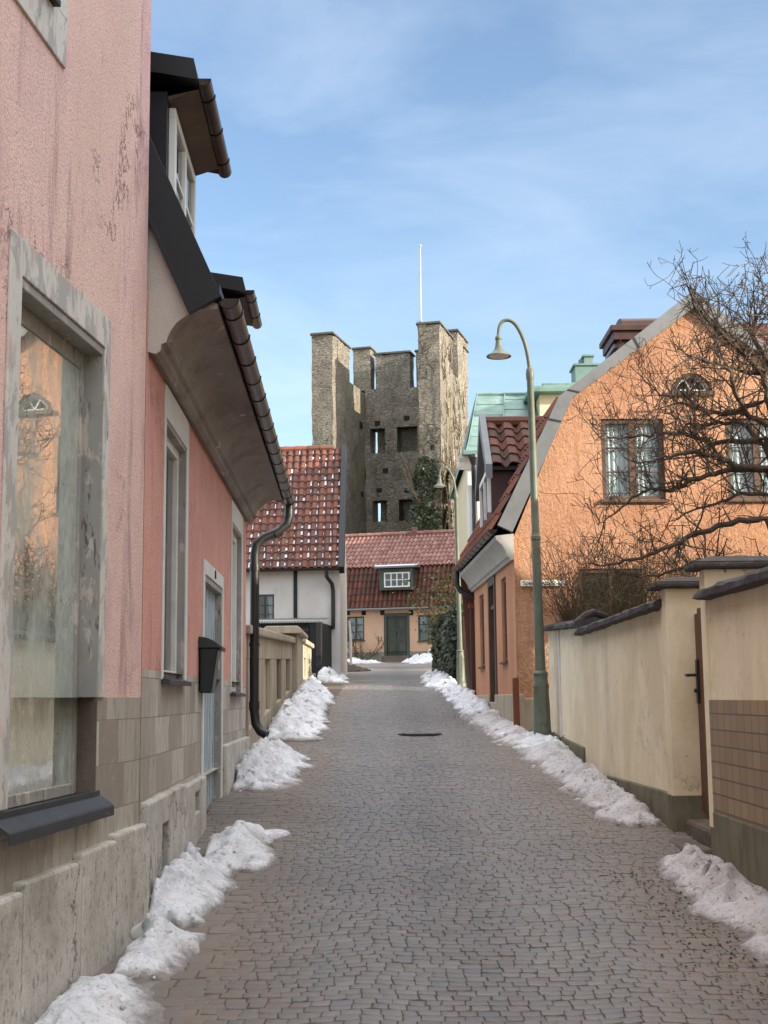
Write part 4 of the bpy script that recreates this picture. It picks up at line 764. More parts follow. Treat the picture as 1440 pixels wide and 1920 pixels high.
b = B(); ft = fp + Vector((.02, 0, tz(786, 463, W_ - TK, .3) - fp.z)); b.lathe(ft, [(.02, -.02), (.07, .03), (.07, .09), (.02, .13)], 10); b.build('finial', 'polewhite', t)
# ------------------------------------------------------------------ leaves and stems
def leaf(b, p, n, sz, t, r):
    n = n.normalized(); a = n.orthogonal().normalized(); a = Matrix.Rotation(r.uniform(0, 2 * PI), 3, n) @ a; c = n.cross(a)
    b.q(p - a * sz * .5, p - c * sz * .38 + a * .1 * sz + n * sz * .08, p + a * sz * .6, p + c * sz * .38 + a * .1 * sz + n * sz * .08, t=t)
def wander(b, p, d, L, r0, r1, rr, curl=.35, n=6, sides=4, grav=0., keep=None):
    pts = [Vector(p)]; d = Vector(d).normalized(); st = L / n
    for i in range(n):
        d = (d + Vector((rr.gauss(0, curl), rr.gauss(0, curl), rr.gauss(0, curl) + grav)) * .5).normalized()
        q = pts[-1] + d * st
        if keep: q = keep(q)
        pts.append(q)
    b.tube(pts, [r0 + (r1 - r0) * i / n for i in range(n + 1)], sides); return pts
r = random.Random(21)
t = thing('ivy_plant', 'dense dark ivy climbing the right front pier of the tower', 'ivy', tp(W_ - .8, -.2, 3.4))
b = B(); zi0, zi1 = tz(810, 1005, W_, 0) - 1, tz(808, 858, W_, 0); n_ = 0
while n_ < 9000:
    u_ = r.random(); z_ = zi0 + (zi1 - zi0) * r.random() ** .9; f = (z_ - zi0) / (zi1 - zi0)
    lft = -.35 + .25 * noise.noise(Vector((0, z_ * .8, 1))) + max(0, f - .8) * 2.6; rgt = TK + (1.9 + .5 * noise.noise(Vector((3, z_ * .9, 2)))) * (1 - f * .9) - max(0, f - .75) * 2.0
    x = lft + (rgt - lft) * u_
    if x < 0 and r.random() < .3: continue
    n_ += 1
    den = noise.noise(Vector((x * 1.5, z_ * 1.5, 5)))
    if den < -.35: continue
    bl = .22 + .2 * noise.noise(Vector((x * 1.2, z_ * 1.1, 8))) + r.uniform(0, .22)
    if x <= TK: p = tp(W_ - TK + x, -bl, z_); nn = -Ts
    else: p = tp(W_ + bl * .7, x - TK, z_); nn = Te
    leaf(b, p, nn + Vector((r.gauss(0, .5), r.gauss(0, .5), r.gauss(.25, .5))), r.uniform(.13, .24), min(1, max(0, .45 + .5 * den + r.uniform(-.25, .25))), r)
b.build('leaves', 'ivy', t, fixn=False)
b = B()
for i in range(9): wander(b, tp(W_ - TK + .1 + i * .2, -.06, zi0), (0, 0, 1), 5.5, .05, .02, r, .18, 10)
b.build('stems', 'vine', t)
t = thing('bare_creeper', 'leafless creeper stems spreading over the sunlit tower corner', 'creeper', tp(W_, 1, 3.4))
b = B()
for i in range(46):
    z0_ = r.uniform(6, 13); s_ = r.uniform(.05, 6.5); 
    front = i % 3 == 0
    kp = (lambda F_: (lambda q: q))(0)
    pts = []; x = r.uniform(.1, TK) if front else s_; z = z0_; dx = r.uniform(-.25, .25); rad = r.uniform(.015, .03)
    for k in range(r.randint(12, 26)):
        pts.append(tp(W_ - TK + min(TK, max(.02, x)), -.05, z) if front else tp(W_ + .05, min(D_, max(.02, x)), z)); dx = max(-.4, min(.4, dx + r.gauss(0, .16))); x += dx * .45; z += .34 + r.uniform(-.1, .12)
        if z > zRt - .2 or (not front and x > 3.6 and z > zSide - .1): break
    if len(pts) > 2: b.tube(pts, [rad * (1 - .7 * k / len(pts)) for k in range(len(pts))], 4)
for i in range(300):
    front = i % 4 == 0; z = r.uniform(8, zRt - .4); x = r.uniform(.1, TK) if front else r.uniform(.05, 6.8)
    if not front and x > 3.5 and z > zSide - .2: continue
    if noise.noise(Vector((x * .8, z * .5, 3))) < -.12: continue
    pts = []; a = r.uniform(-1.2, 1.2); 
    for k in range(6):
        pts.append(tp(W_ - TK + min(TK, max(.02, x)), -.06, z) if front else tp(W_ + .06, min(D_, max(.02, x)), z)); a += r.gauss(0, .45); x += math.sin(a) * .2; z += math.cos(a) * .2
    b.tube(pts, [.024, .022, .020, .017, .014, .010], 3)
for i in range(60):
    z = r.uniform(9, 18); wander(b, tp(W_, 7.6 + r.uniform(-.3, .4), z), (Te.x + r.gauss(0, .3), Te.y, r.gauss(0, .5)), r.uniform(.4, 1.0), .02, .008, r, .5, 5, 3)
b.build('stems', 'vine', t)
# ------------------------------------------------------------------ orange roughcast house (right) and its neighbours
OS = Fr((2.534, 0), (-.033, 1), -1)         # street wall, s = Y
GYp = 19.38
OG = Fr((0, GYp), (1, .033), 1)             # gable, s = X
OG.n = Vector((.033, -1, 0)).normalized()
def og(x, y): return OG.at(x, y)
cx = OS.P(GYp, 0).x - .002; ax = og(1297, 560)[0]; rxm = 2 * ax - cx
zC = 4.05; zap = og(1300, 580)[1]; kx, kz = og(1066, 752)
t = thing('roughcast_house', 'orange roughcast house with gambrel gable, brown windows and grey verge', 'house', (cx + .2, GYp, 1.5)); tO = t
w1 = (*sorted((og(1128, 860)[0], og(1246, 860)[0])), og(1190, 938)[1], og(1190, 785)[1]); w2 = (og(1362, 860)[0], og(1362, 860)[0] + w1[1] - w1[0], w1[2], w1[3])
w3 = (og(1086, 1110)[0], og(1206, 1110)[0], og(1150, 1160)[1] - .3, og(1150, 1066)[1])
lc, lz = og(1297, 735); lr = og(1337, 735)[0] - lc
kz_ = kz; kL = cx + (kx - cx); kR = 2 * ax - kx
b = B()
# gable: rectangular part with holes, then the gambrel triangle pieces
b.wall(OG, cx, rxm, 1.1, zC, [(w3[0], w3[1], w3[2], min(w3[3], zC - .01))], .1)
def gx(z):   # left outline of the gable at height z
    return cx + (kx - cx) * (z - zC) / (kz - zC) if z < kz else kx + (ax - kx) * (z - kz) / (zap - kz)
Zs = sorted({zC, w1[2], w1[3], kz, lz, lz + lr * .92, zap, *[zC + (zap - zC) * i / 24 for i in range(25)]})
hl = []
for z0, z1 in zip(Zs, Zs[1:]):
    zm = (z0 + z1) / 2; cuts = []
    if w1[2] < zm < w1[3]: cuts += [(w1[0], w1[0], w1[1], w1[1]), (w2[0], w2[0], w2[1], w2[1])]
    if lz < zm < lz + lr * .92:
        f = lambda z: lr * math.sqrt(max(0, 1 - ((z - lz) / (lr * .92)) ** 2)); cuts.append((lc - f(z0), lc - f(z1), lc + f(z0), lc + f(z1)))
    L0, L1 = gx(z0), gx(z1)
    for (a0, a1, c0, c1) in sorted(cuts): b.q(OG.P(L0, z0), OG.P(a0, z0), OG.P(a1, z1), OG.P(L1, z1)); L0, L1 = c0, c1
    b.q(OG.P(L0, z0), OG.P(2 * ax - gx(z0), z0), OG.P(2 * ax - gx(z1), z1), OG.P(L1, z1))
b.build('gable_wall', 'orange', t)
b = B()
for (p, dd) in ((.10, -.1),): pass
for h in (w1, w2): b.wall(OG, h[0], h[1], h[2], h[3], [(h[0], h[1], h[2], h[3])], .10)
seg = 16
for i in range(seg):
    A0, A1 = PI * i / seg, PI * (i + 1) / seg; b.q(OG.P(lc + lr * math.cos(A0), lz + lr * .92 * math.sin(A0)), OG.P(lc + lr * math.cos(A1), lz + lr * .92 * math.sin(A1)), OG.P(lc + lr * math.cos(A1), lz + lr * .92 * math.sin(A1), -.16), OG.P(lc + lr * math.cos(A0), lz + lr * .92 * math.sin(A0), -.16))
b.q(OG.P(lc - lr, lz), OG.P(lc + lr, lz), OG.P(lc + lr, lz, -.16), OG.P(lc - lr, lz, -.16)); b.build('reveals', 'orange', t)
EYO = 25.35; oh = [(20.42, 21.02, 2.28, 3.58), (21.86, 22.72, 1.66, 3.62), (23.66, 24.38, 2.28, 3.57)]
b = B(); b.wall(OS, GYp + .005, EYO, 1.78, zC, [(a, c, max(1.78, e), f) for a, c, e, f in oh], .13); b.build('street_wall', 'orange_s', t)
b = B(); b.fb(OS, GYp - .04, 21.86, .9, 1.78, -.1, .05); b.fb(OS, 22.72, EYO, 1.1, 1.78, -.1, .05); b.fb(OS, 21.86, 22.72, 1.1, 1.66, -.1, .045); b.fb(OG, cx + .06, rxm, .9, 1.72, -.1, .06); b.build('plinth', 'concrete', t, bevel=.015)
for (a, c, e, f) in (oh[0], oh[2]): window(OS, a, c, e, f, -.04, t, 1, 3, fw=.06, mfr='browntrim', curtain='curtain', sill=(.05, 'browntrim'))
a, c, e, f = oh[1]; b = B(); b.fb(OS, a - .07, a + .05, e, f + .1, -.06, .025); b.fb(OS, c - .05, c + .07, e, f + .1, -.06, .025); b.fb(OS, a + .05, c - .05, f - .03, f + .1, -.06, .022); b.fb(OS, a + .05, c - .05, f - .42, f - .36, -.08, -.01); do = b.build('door_frame', 'browntrim', t)
b = B(); vplanks(b, OS, a + .05, c - .05, e, f - .42, -.12, .14); b.build('door', 'brownwood', do); b = B(); b.q(OS.P(a + .05, f - .36, -.05), OS.P(c - .05, f - .36, -.05), OS.P(c - .05, f - .03, -.05), OS.P(a + .05, f - .03, -.05)); b.build('transom_pane', 'glass', do)
for h in (w1, w2): window(OG, *h, -.03, t, 2, 3, fw=.07, bar=.022, mfr='browntrim', mgl='skyglass', curtain='curtain', sill=(.05, 'browntrim'), mull=.11)
window(OG, w3[0], w3[1], w3[2], min(w3[3], zC - .01), -.03, t, 2, 2, fw=.06, mfr='browntrim', curtain=None)
# lunette: arched frame, fan bars
b = B(); R0, R1 = lr * .99, lr * .72
def arcp(R, A, o): return OG.P(lc + R * math.cos(A), lz + .01 + R * .92 * math.sin(A), o)
for i in range(seg):
    A0, A1 = PI * i / seg, PI * (i + 1) / seg
    b.box8([arcp(R1, A0, -.10), arcp(R0, A0, -.10), arcp(R0, A1, -.10), arcp(R1, A1, -.10), arcp(R1, A0, -.02), arcp(R0, A0, -.02), arcp(R0, A1, -.02), arcp(R1, A1, -.02)])
b.fb(OG, lc - lr - .02, lc + lr + .02, lz - .06, lz + .01, -.1, .05); lo_ = b.build('lunette_window', 'browntrim', t)
b = B()
for A in (PI * .36, PI * .64): b.box8([OG.P(lc - .012, lz + .04, -.07), OG.P(lc + .012, lz + .04, -.07), OG.P(lc + .012, lz + .04, -.05), OG.P(lc - .012, lz + .04, -.05), *[arcp(R1, A, -.07) + OG.d * k * .012 for k in (-1, 1)], *[arcp(R1, A, -.05) + OG.d * k * .012 for k in (1, -1)]])
b.fb(OG, lc - R1, lc + R1, lz + .012, lz + .045, -.075, -.04)
for i in range(seg):
    A0, A1 = PI * i / seg, PI * (i + 1) / seg; b.box8([arcp(R1 * .93, A0, -.08), arcp(R1, A0, -.08), arcp(R1, A1, -.08), arcp(R1 * .93, A1, -.08), arcp(R1 * .93, A0, -.05), arcp(R1, A0, -.05), arcp(R1, A1, -.05), arcp(R1 * .93, A1, -.05)])
b.build('fan_bars', 'whitepaint', lo_); b = B(); b.q(*[arcp(R1, PI * i / seg, -.075) for i in range(seg + 1)]); b.build('pane', 'skyglass', lo_); b = B(); b.q(*[arcp(R1 * 1.1, PI * i / seg, -.3) for i in range(seg + 1)]); b.build('interior', 'dark', lo_)
# verge boards
P_ = lambda x, z, o: OG.P(x, z, o)
outl = [og(932, 986), og(1047, 745), og(1297, 548)]; outl = [(x, z) for x, z in outl]; inn = [(cx - .02, zC + .08), (kx + .04, kz + .03), (ax, zap)]
pol = outl + [(2 * ax - x, z) for x, z in outl[1::-1]]; pin = inn + [(2 * ax - x, z) for x, z in inn[1::-1]]
b = B()
for (a, c, d_, e_) in zip(pol, pol[1:], pin[1:], pin):
    b.box8([P_(*a, -.02), P_(*a, .10), P_(*e_, .10), P_(*e_, -.02), P_(*c, -.02), P_(*c, .10), P_(*d_, .10), P_(*d_, -.02)])
b.build('verge', 'greymetal', t)
b = B()
for f in (.55,):
    for (a, c) in zip(pol[:2], pol[1:3]): pass
for (i, f) in ((0, .82), (1, .06), (1, .55)):
    b = B(); a = Vector(pol[i]).lerp(Vector(pol[i + 1]), f); e_ = Vector(pin[i]).lerp(Vector(pin[i + 1]), f); dd = (Vector(pol[i + 1]) - Vector(pol[i])).normalized() * .012
    b.box8([P_(*(a - dd), .09), P_(*(a + dd), .09), P_(*(e_ + dd), .09), P_(*(e_ - dd), .09), P_(*(a - dd), .112), P_(*(a + dd), .112), P_(*(e_ + dd), .112), P_(*(e_ - dd), .112)]); b.build('verge_seam', 'sillmetal', t)
# roof: tiles on the street side, plain on the hidden side
dirY = Vector((-.033, 1, 0)).normalized(); LR = EYO - GYp + .3
def rpt(x, z): p = OG.P(x, z, 0); return p
b = B(); x0, z0 = outl[0][0] - .10, outl[0][1] - .09; x1, z1 = outl[1][0], outl[1][1]; v = rpt(x1, z1) - rpt(x0, z0); v.y = 0
pantile(b, rpt(x0, z0) + Vector((0, .05, 0)), dirY, LR, v, v.length, .22, .34, .04, 6, None, 0, random.Random(12))
x2, z2 = outl[2]; v = rpt(x2, z2) - rpt(x1, z1); v.y = 0
pantile(b, rpt(x1 + .06, z1 - .06) + Vector((0, .05, 0)), dirY, LR, v, v.length, .22, .34, .04, 6, None, 0, random.Random(13)); rO = b.build('roof', 'pantile_red', t)
b = B(); far = dirY * (LR - .02)
q = [rpt(*outl[0]), rpt(*outl[1]), rpt(*outl[2]), rpt(*pol[3]), rpt(*pol[4])]; q = [p + Vector((0, .06, -.06)) for p in q]
for a, c in zip(q, q[1:]): b.q(a, c, c + far, a + far)
b.q(*[p + far for p in q], rpt(rxm, 1.1) + far, rpt(cx, 1.1) + far); b.q(rpt(rxm, 1.1), rpt(rxm, zC + .2), rpt(rxm, zC + .2) + far, rpt(rxm, 1.1) + far)
b.build('roof_deck', 'pantile_red', t)
b = B(); pr = [(0, zC - .32), (.05, zC - .33), (.07, zC - .29), (.10, zC - .27), (.12, zC - .20), (.18, zC - .10), (.26, zC - .03), (.27, zC + .03), (0, zC + .06)]
b.profile(OS, GYp - .0, EYO + .02, pr); smooth_by(b.build('cornice', 'greywhite', t), .5)
gutter(OS, GYp - .03, EYO + .25, 4.17, .31, .07, 'gutter', 'copper', t, .55)
OP = lambda s, z, d: OS.P(s, z, d)
pipe([OP(EYO + .1, 4.12, .31), OP(EYO + .1, 3.86, .31), OP(EYO + .08, 3.74, .24), OP(EYO - .02, 3.62, .0), OP(EYO - .02, 3.60, -.1)], .05, 'downpipe', 'pipe', t)
# dormer on its street slope, seen from the end
e_ = atY(950, 868, 20.6); rg = atY(950, 793, 21.6); dx0 = atY(919, 850, 20.7).x; 
dzE, dzR = e_.z, rg.z; y0, y1 = 20.55, 22.6; ym = (y0 + y1) / 2; dxb = 3.0; dzb = 4.5
b = B(); b.prism([(dx0, y0, dzb - .2), (dx0, y0, dzE), (dxb, y0, dzE), (dxb, y0, dzE - .3)], (0, y1 - y0, 0)); do = b.build('dormer', 'brownmetal', t)
b = B(); b.q((dx0, y0, dzE), (dx0, y1, dzE), (dx0, ym, dzR - .08)); b.build('dormer_gable', 'brownmetal', do)
b = B(); b.box(dx0 - .06, dx0 - .005, y0 + .06, y0 + .14, dzb + .1, dzE - .05); b.box(dx0 - .05, dx0 - .005, y1 - .14, y1 - .06, dzb + .1, dzE - .05); b.box(dx0 - .05, dx0 - .005, ym - .04, ym + .04, dzb + .1, dzE - .05); b.box(dx0 - .052, dx0 - .005, y0 + .14, y1 - .14, dzE - .13, dzE - .051); b.build('dormer_window', 'whitepaint', do)
b = B(); p0 = Vector((dx0 - .02, y0 - .16, dzE - .06)); v = Vector((0, ym - y0 + .16, dzR - dzE + .06)); pantile(b, p0, (1, 0, 0), 1.65, v, v.length, .27, .32, .05, 8, None, 0, random.Random(15)); p0 = Vector((dx0 - .02, y1 + .16, dzE - .06)); v = Vector((0, ym - y1 - .16, dzR - dzE + .06)); pantile(b, p0, (1, 0, 0), 1.65, v, v.length, .27, .32, .05, 6, None, 0, random.Random(16))
dr = b.build('dormer_roof', 'pantile_dark', do)
b = B(); b.tube([(dx0 - .03, ym, dzR + .02), (dx0 + 1.7, ym, dzR + .02)], .09, 8); b.build('dormer_ridge', 'pantile_red', do)
b = B(); X_ = dx0 - .10
for (ya, yb) in ((y0 - .22, ym), (y1 + .22, ym)):
    b.box8([(X_, ya, dzE - .28), (X_ + .10, ya, dzE - .28), (X_ + .10, ya, dzE - .06), (X_, ya, dzE - .06), (X_, yb, dzR - .1), (X_ + .10, yb, dzR - .1), (X_ + .10, yb, dzR + .16), (X_, yb, dzR + .16)])
b.build('dormer_verge', 'greymetal', do)
b = B(); b.box(dx0, dx0 + .9, y0 - .14, y0 - .01, dzE - .14, dzE - .08); b.build('dormer_gutter', 'blackmetal', do)
# metal-clad chimney
c0 = atY(1158, 640, 22.2); c1 = atY(1245, 640, 22.2); b = B(); zt_ = zY(1200, 612, 22.2); zt2 = zY(1200, 586, 22.2)
b.box(c0.x, c1.x + .5, 22.2, 23.2, 5.6, zt_ - .25); b.box(c0.x - .08, c1.x + .58, 22.12, 23.28, zt_ - .25, zt_ - .10); b.box(c0.x - .13, c1.x + .63, 22.07, 23.33, zt_ - .098, zt_)
ch = b.build('chimney', 'brownmetal', t, bevel=.01); b = B()
for i in range(3): b.box(c0.x - .06, c0.x - .001, 22.25 + .02 * i, 23.15, zt_ - .36 - .14 * i, zt_ - .29 - .14 * i)
b.build('chimney_louvre', 'greymetal', ch)
b = B(); n = 8; b.prism([(c0.x + .10 + .0 * i, 22.7 - .42 * math.cos(PI * i / n), zt_ + (zt2 - zt_) * math.sin(PI * i / n) ** .6) for i in range(n + 1)], (c1.x - c0.x + .5, 0, 0)); b.build('chimney_hood', 'brownmetal', ch)
# things on and by the orange house
sgs = og(975, 1089); sge = og(1044, 1089); zs0, zs1 = og(990, 1099.5)[1], og(990, 1088.5)[1]
t = thing('street_sign', 'small white street name sign on the orange gable, half hidden by the lamp post', 'sign', OG.P(sgs[0] + .3, zs0, .05))
b = B(); b.fb(OG, sgs[0], sge[0] + .12, zs0, zs1, .03, .05); b.build('plate', 'signwhite', t, bevel=.004)
fc = bpy.data.curves.new('lettering', 'FONT'); fc.body = 'Specksgränd'; fc.size = .088; fc.extrude = .001; fc.align_x = 'LEFT'; fc.align_y = 'CENTER'
fo = bpy.data.objects.new('lettering', fc); sc.collection.objects.link(fo); fc.materials.append(m['ink']); p = OG.P(sgs[0] + .035, (zs0 + zs1) / 2, .053)
me = bpy.data.meshes.new_from_object(fo.evaluated_get(bpy.context.evaluated_depsgraph_get())); bpy.data.objects.remove(fo); me.transform(Matrix.Translation(p) @ Matrix.Rotation(.033, 4, 'Z') @ Matrix.Rotation(PI / 2, 4, 'X'))
fo = bpy.data.objects.new('lettering', me); sc.collection.objects.link(fo); fo.parent = t; fo.matrix_parent_inverse = Matrix.Translation(-t.location)
gp = Vector((1.84, 18.95, 0)); 
t = thing('corner_guard', 'short rusty iron guard post at the orange house corner', 'post', (gp.x, gp.y, gz(19)))
b = B(); z1_ = zY(972, 1274, 18.95); b.tube([(gp.x, gp.y, gz(19) - .2), (gp.x - .01, gp.y, z1_)], [.05, .045], 10); b.build('shaft', 'rust', t); b = B(); b.lathe((gp.x - .01, gp.y, z1_), [(.045, 0), (.04, .02), (.01, .03)], 10); b.build('cap', 'rust', t)
# brown plank gate and ivy-covered fence beyond the orange house
g0 = (OS.P(EYO + .02, 0, .02)); GF = Fr((g0.x, g0.y), ((atY(866, 1200, 30).x - g0.x) / (30 - g0.y), 1), -1)
t = thing('plank_gate', 'dark brown plank gate with red capping beside the orange house', 'gate', (g0.x, 26, 1.8))
zg = zY(888, 1146, 25.5)
b = B(); zg2 = zY(868, 1178, 28.6); vplanks(b, GF, .05, 3.1, 1.75, zg, -.03, .14, top=lambda s: zg - (zg - zg2) * max(0, (s - .9)) / 2.2); b.build('boards', 'brownwood', t)
b = B(); b.fb(GF, -.05, .12, 1.6, zg + .05, -.10, .06); b.build('gate_post', 'brownwood', t, bevel=.01)
b = B(); b.box8([GF.P(-.06, zg + .05, -.12), GF.P(1.0, zg + .02, -.12), GF.P(1.0, zg + .02, .08), GF.P(-.06, zg + .05, .08), GF.P(-.06, zg + .15, -.12), GF.P(1.0, zg + .08, -.12), GF.P(1.0, zg + .08, .08), GF.P(-.06, zg + .15, .08)]); b.build('capping', 'rust', t)
b = B(); b.fb(GF, 1.35, 1.40, 2.75, 3.05, .0, .03); b.tube([GF.P(1.37, 2.98, .02), GF.P(1.37, 2.98, .08), GF.P(1.55, 2.98, .08)], .014, 8); b.build('handle', 'pipe', t)
t = thing('ivy_hedge', 'dark ivy mass hanging over the fence beyond the brown gate', 'ivy', (1.6, 33, 2.2)); r = random.Random(31)
x0_, x1_ = atY(838, 1200, 36).x, atY(872, 1200, 30.5).x; zt0, zt1 = zY(830, 1150, 35), zY(850, 1140, 32)
b = B()
for i in range(5200):
    f = r.random(); Y = 31 + 6.5 * f; xc = x1_ + (x0_ - x1_) * f; g = gz(Y); zt = zt1 + (zt0 - zt1) * f
    h = r.random(); z = g + .05 + (zt - g + .2 * noise.noise(Vector((Y, 1, 2)))) * h
    bul = .20 * math.sin(PI * min(1, h * .9 + .12)) + .22 * noise.noise(Vector((Y * .9, z * 1.2, 4)))
    side = r.random() < .25
    p = Vector((xc - bul - r.uniform(0, .18), Y, z)) if not side else Vector((xc - bul + r.uniform(-.05, 1.0), 31 - r.uniform(0, .35), z))
    if side: nn = Vector((0, -1, .2))
    else: nn = Vector((-1, -.4, .3))
    den = noise.noise(Vector((Y * 1.3, z * 1.6, 7)))
    leaf(b, p, nn + Vector((r.gauss(0, .5), r.gauss(0, .5), r.gauss(0, .4))), r.uniform(.09, .16), min(1, max(0, .4 + .5 * den + r.uniform(-.25, .25))), r)
b.build('leaves', 'ivy', t, fixn=False)
b = B(); b.box(x1_ - .05, x1_ + .15, 30.4, 37.5, 1.9, zt0 - .35); b.build('fence_core', 'brownwood', t)
t = thing('garden_bush', 'yellowish half-bare bush above the ivy-covered fence', 'bush', (2.0, 38, 2.4))
b = B(); bl = B()
for i in range(130):
    p = Vector((r.uniform(2.0, 3.4), r.uniform(37.0, 39.5), 2.4)); pts = wander(b, p, (r.gauss(0, .3), r.gauss(0, .3), 1), r.uniform(1.6, 3.3), .022, .006, r, .3, 7, 3)
    for q in pts[3:]:
        for k in range(6): leaf(bl, q + Vector((r.gauss(0, .22), r.gauss(0, .22), r.gauss(0, .22))), Vector((r.gauss(0, 1), r.gauss(-.6, 1), r.gauss(.3, 1))), r.uniform(.06, .12), r.random(), r)
b.build('stems', 'olive', t); bl.build('leaves', 'bushleaf', t, fixn=False)
# green copper-roofed house behind
GY = 33.0; gl = atY(879, 900, GY).x; eL = atY(869, 856, GY); rL = atY(893, 741, GY + 3.0); zE = eL.z; zR = rL.z
t = thing('copper_house', 'cream house with verdigris copper roof behind the orange house', 'house', (gl + 2, GY, 2.2))
b = B(); b.box(gl, gl + 7, GY, GY + 7, 1.5, zE); b.build('wall', 'cream', t)
b = B(); b.box(gl - .04, gl + .22, GY - .03, GY + .3, 1.5, zE - .3); b.build('corner_strip', 'white', t, bevel=.01)
b = B(); b.profile(Fr((gl - .25, GY), (1, 0), 1), 0, 7.4, [(0, zE - .34), (.06, zE - .34), (.10, zE - .26), (.12, zE - .16), (.22, zE - .08), (.24, zE), (0, zE)]); b.build('cornice', 'white', t)
b = B(); RX0 = rL.x; RX1 = RX0 + 7
A0, A1, C1, C0_ = Vector((eL.x, GY - .3, zE)), Vector((eL.x + 8, GY - .3, zE)), Vector((RX1, GY + 3, zR)), Vector((RX0, GY + 3, zR))
km = lambda f, g: (A0.lerp(C0_, g)).lerp(A1.lerp(C1, g), f) + Vector((0, 0, .16 * math.sin(PI * g) * -1 * (1 - g)))
for i in range(8):
    g0_, g1_ = i / 8, (i + 1) / 8; b.q(km(0, g0_), km(1, g0_), km(1, g1_), km(0, g1_))
b.q(A0, C0_, Vector((RX0, GY + 4, zR)), Vector((eL.x, GY + 7.3, zE))); b.q(C0_, C1, Vector((RX1, GY + 7, zE)), Vector((eL.x, GY + 7.3, zE)))
ro = b.build('roof', 'verdigris', t)
b = B()
for i in range(10):
    f = .005 + i * .108
    for j in range(8): a, c = km(f, j / 8), km(f, (j + 1) / 8); b.box8([a + Vector((-.012, 0, .0)), a + Vector((.012, 0, .0)), c + Vector((.012, 0, .0)), c + Vector((-.012, 0, .0)), a + Vector((-.012, -.01, .05)), a + Vector((.012, -.01, .05)), c + Vector((.012, -.01, .05)), c + Vector((-.012, -.01, .05))])
for j in range(1, 6):
    for i in range(9):
        g = (j + (.5 if i % 2 else 0)) / 6; a, c = km(.005 + i * .108, g), km(.005 + (i + 1) * .108, g); b.tube([a + Vector((0, 0, .008)), c + Vector((0, 0, .008))], .012, 4)
b.tube([C0_ + Vector((0, 0, .02)), C1 + Vector((0, 0, .02))], .05, 6); b.build('roof_seams', 'verdigris', ro)
b = B(); b.box(eL.x - .05, eL.x + 7, GY - .48, GY - .28, zE - .04, zE + .08); b.build('gutter', 'verdigris', t, bevel=.02)
px = atY(888, 900, GY - .15).x; b = B(); b.lathe((px, GY - .36, zE - .42), [(.055, 0), (.06, .12), (.13, .32), (.13, .40)], 10); b.build('hopper', 'pipe', t)
pipe([(px, GY - .36, zE - .3), (px, GY - .36, zE - .5), (px + .02, GY - .12, zE - .75), (px + .02, GY - .08, zE - .95), (px + .02, GY - .08, 2.0)], .07, 'downpipe', 'pipe', t)
# cream roof turret and green chimney of the same house
d0 = atY(1012, 760, GY + 1.5); d1 = atY(1060, 760, GY + 1.5); za, zb_ = zY(1012, 740, GY + 1.5), zY(1012, 716, GY + 1.5)
b = B(); b.box(d0.x, d1.x + 1, GY + 1.5, GY + 3.5, zE, za); to = b.build('turret', 'cream', t); b = B(); b.box(d0.x - .32, d1.x + 1.3, GY + 1.15, GY + 3.8, za, za + .14); b.box(d0.x - .2, d1.x + 1.2, GY + 1.28, GY + 3.7, za + .14, za + .2); b.box(d0.x + .1, d1.x + 1, GY + 1.6, GY + 3.4, za + .2, zb_); b.build('turret_roof', 'verdigris', to, bevel=.02)
c0 = atY(1079, 700, GY + 2.2); c1 = atY(1112, 700, GY + 2.2); z0_, z1_ = zY(1090, 682, GY + 2.2), zY(1090, 667, GY + 2.2)
b = B(); b.box(c0.x, c1.x + .3, GY + 2.2, GY + 3.0, zR - .8, z0_ - .05); b.box(c0.x - .05, c1.x + .35, GY + 2.15, GY + 3.05, z0_ - .05, z0_); ch = b.build('chimney', 'verdigris', t); b = B(); b.box(c0.x + .14, c0.x + .26, GY + 2.4, GY + 2.55, z0_ + .001, z1_ - .05); b.box(c0.x + .262, c1.x + .02, GY + 2.3, GY + 2.8, z0_ + .001, z1_); b.box(c0.x + .22, c1.x + .06, GY + 2.26, GY + 2.84, z1_ + .001, z1_ + .05); b.build('chimney_pot', 'verdigris', ch)
# ------------------------------------------------------------------ houses whose roofs shade the lane (mostly outside the picture, right)
def plain_house(name, label, x0, x1, y0, y1, z0, ze, zr, wallm, ridge='y'):
    t = thing(name, label, 'house', ((x0 + x1) / 2, (y0 + y1) / 2, z0)); b = B(); b.box(x0, x1, y0, y1, z0, ze); b.build('wall', wallm, t)
    b = B(); xm, ym = (x0 + x1) / 2, (y0 + y1) / 2
    if ridge == 'y': b.prism([(x0 - .3, y0 - .2, ze + .003), (x1 + .3, y0 - .2, ze + .003), (xm, y0 - .2, zr)], (0, y1 - y0 + .4, 0))
    else: b.prism([(x0 - .2, y0 - .3, ze + .003), (x0 - .2, y1 + .3, ze + .003), (x0 - .2, ym, zr)], (x1 - x0 + .4, 0, 0))
    b.build('roof', 'pantile_red', t)
    for i in range(3):
        yy = y0 + (y1 - y0) * (i + .5) / 3; F = Fr((x0, 0), (0, 1), -1); window(F, yy - .5, yy + .5, z0 + 1.4, z0 + 2.8, .03, t, 2, 3, mfr='browntrim', back=None)
    return t
plain_house('neighbour_house', 'plain cream house behind the garden wall, right of the lane', 4.6, 11.5, -9, 10.6, -.3, 7.2, 9.6, 'cream')
plain_house('garden_shade_house', 'small cream house added out of view beyond the garden to shade the lane', 6.9, 9.6, 11.2, 16.4, .3, 5.0, 6.4, 'cream')  # unseen house, added and sized so its shade covers the left walls
plain_house('hidden_house', 'tall plain house added unseen behind the copper-roofed house to shade the lane end', 6.5, 15, 46, 60, 2.4, 9.5, 13, 'cream')  # unseen house, added to keep the peach house in shade
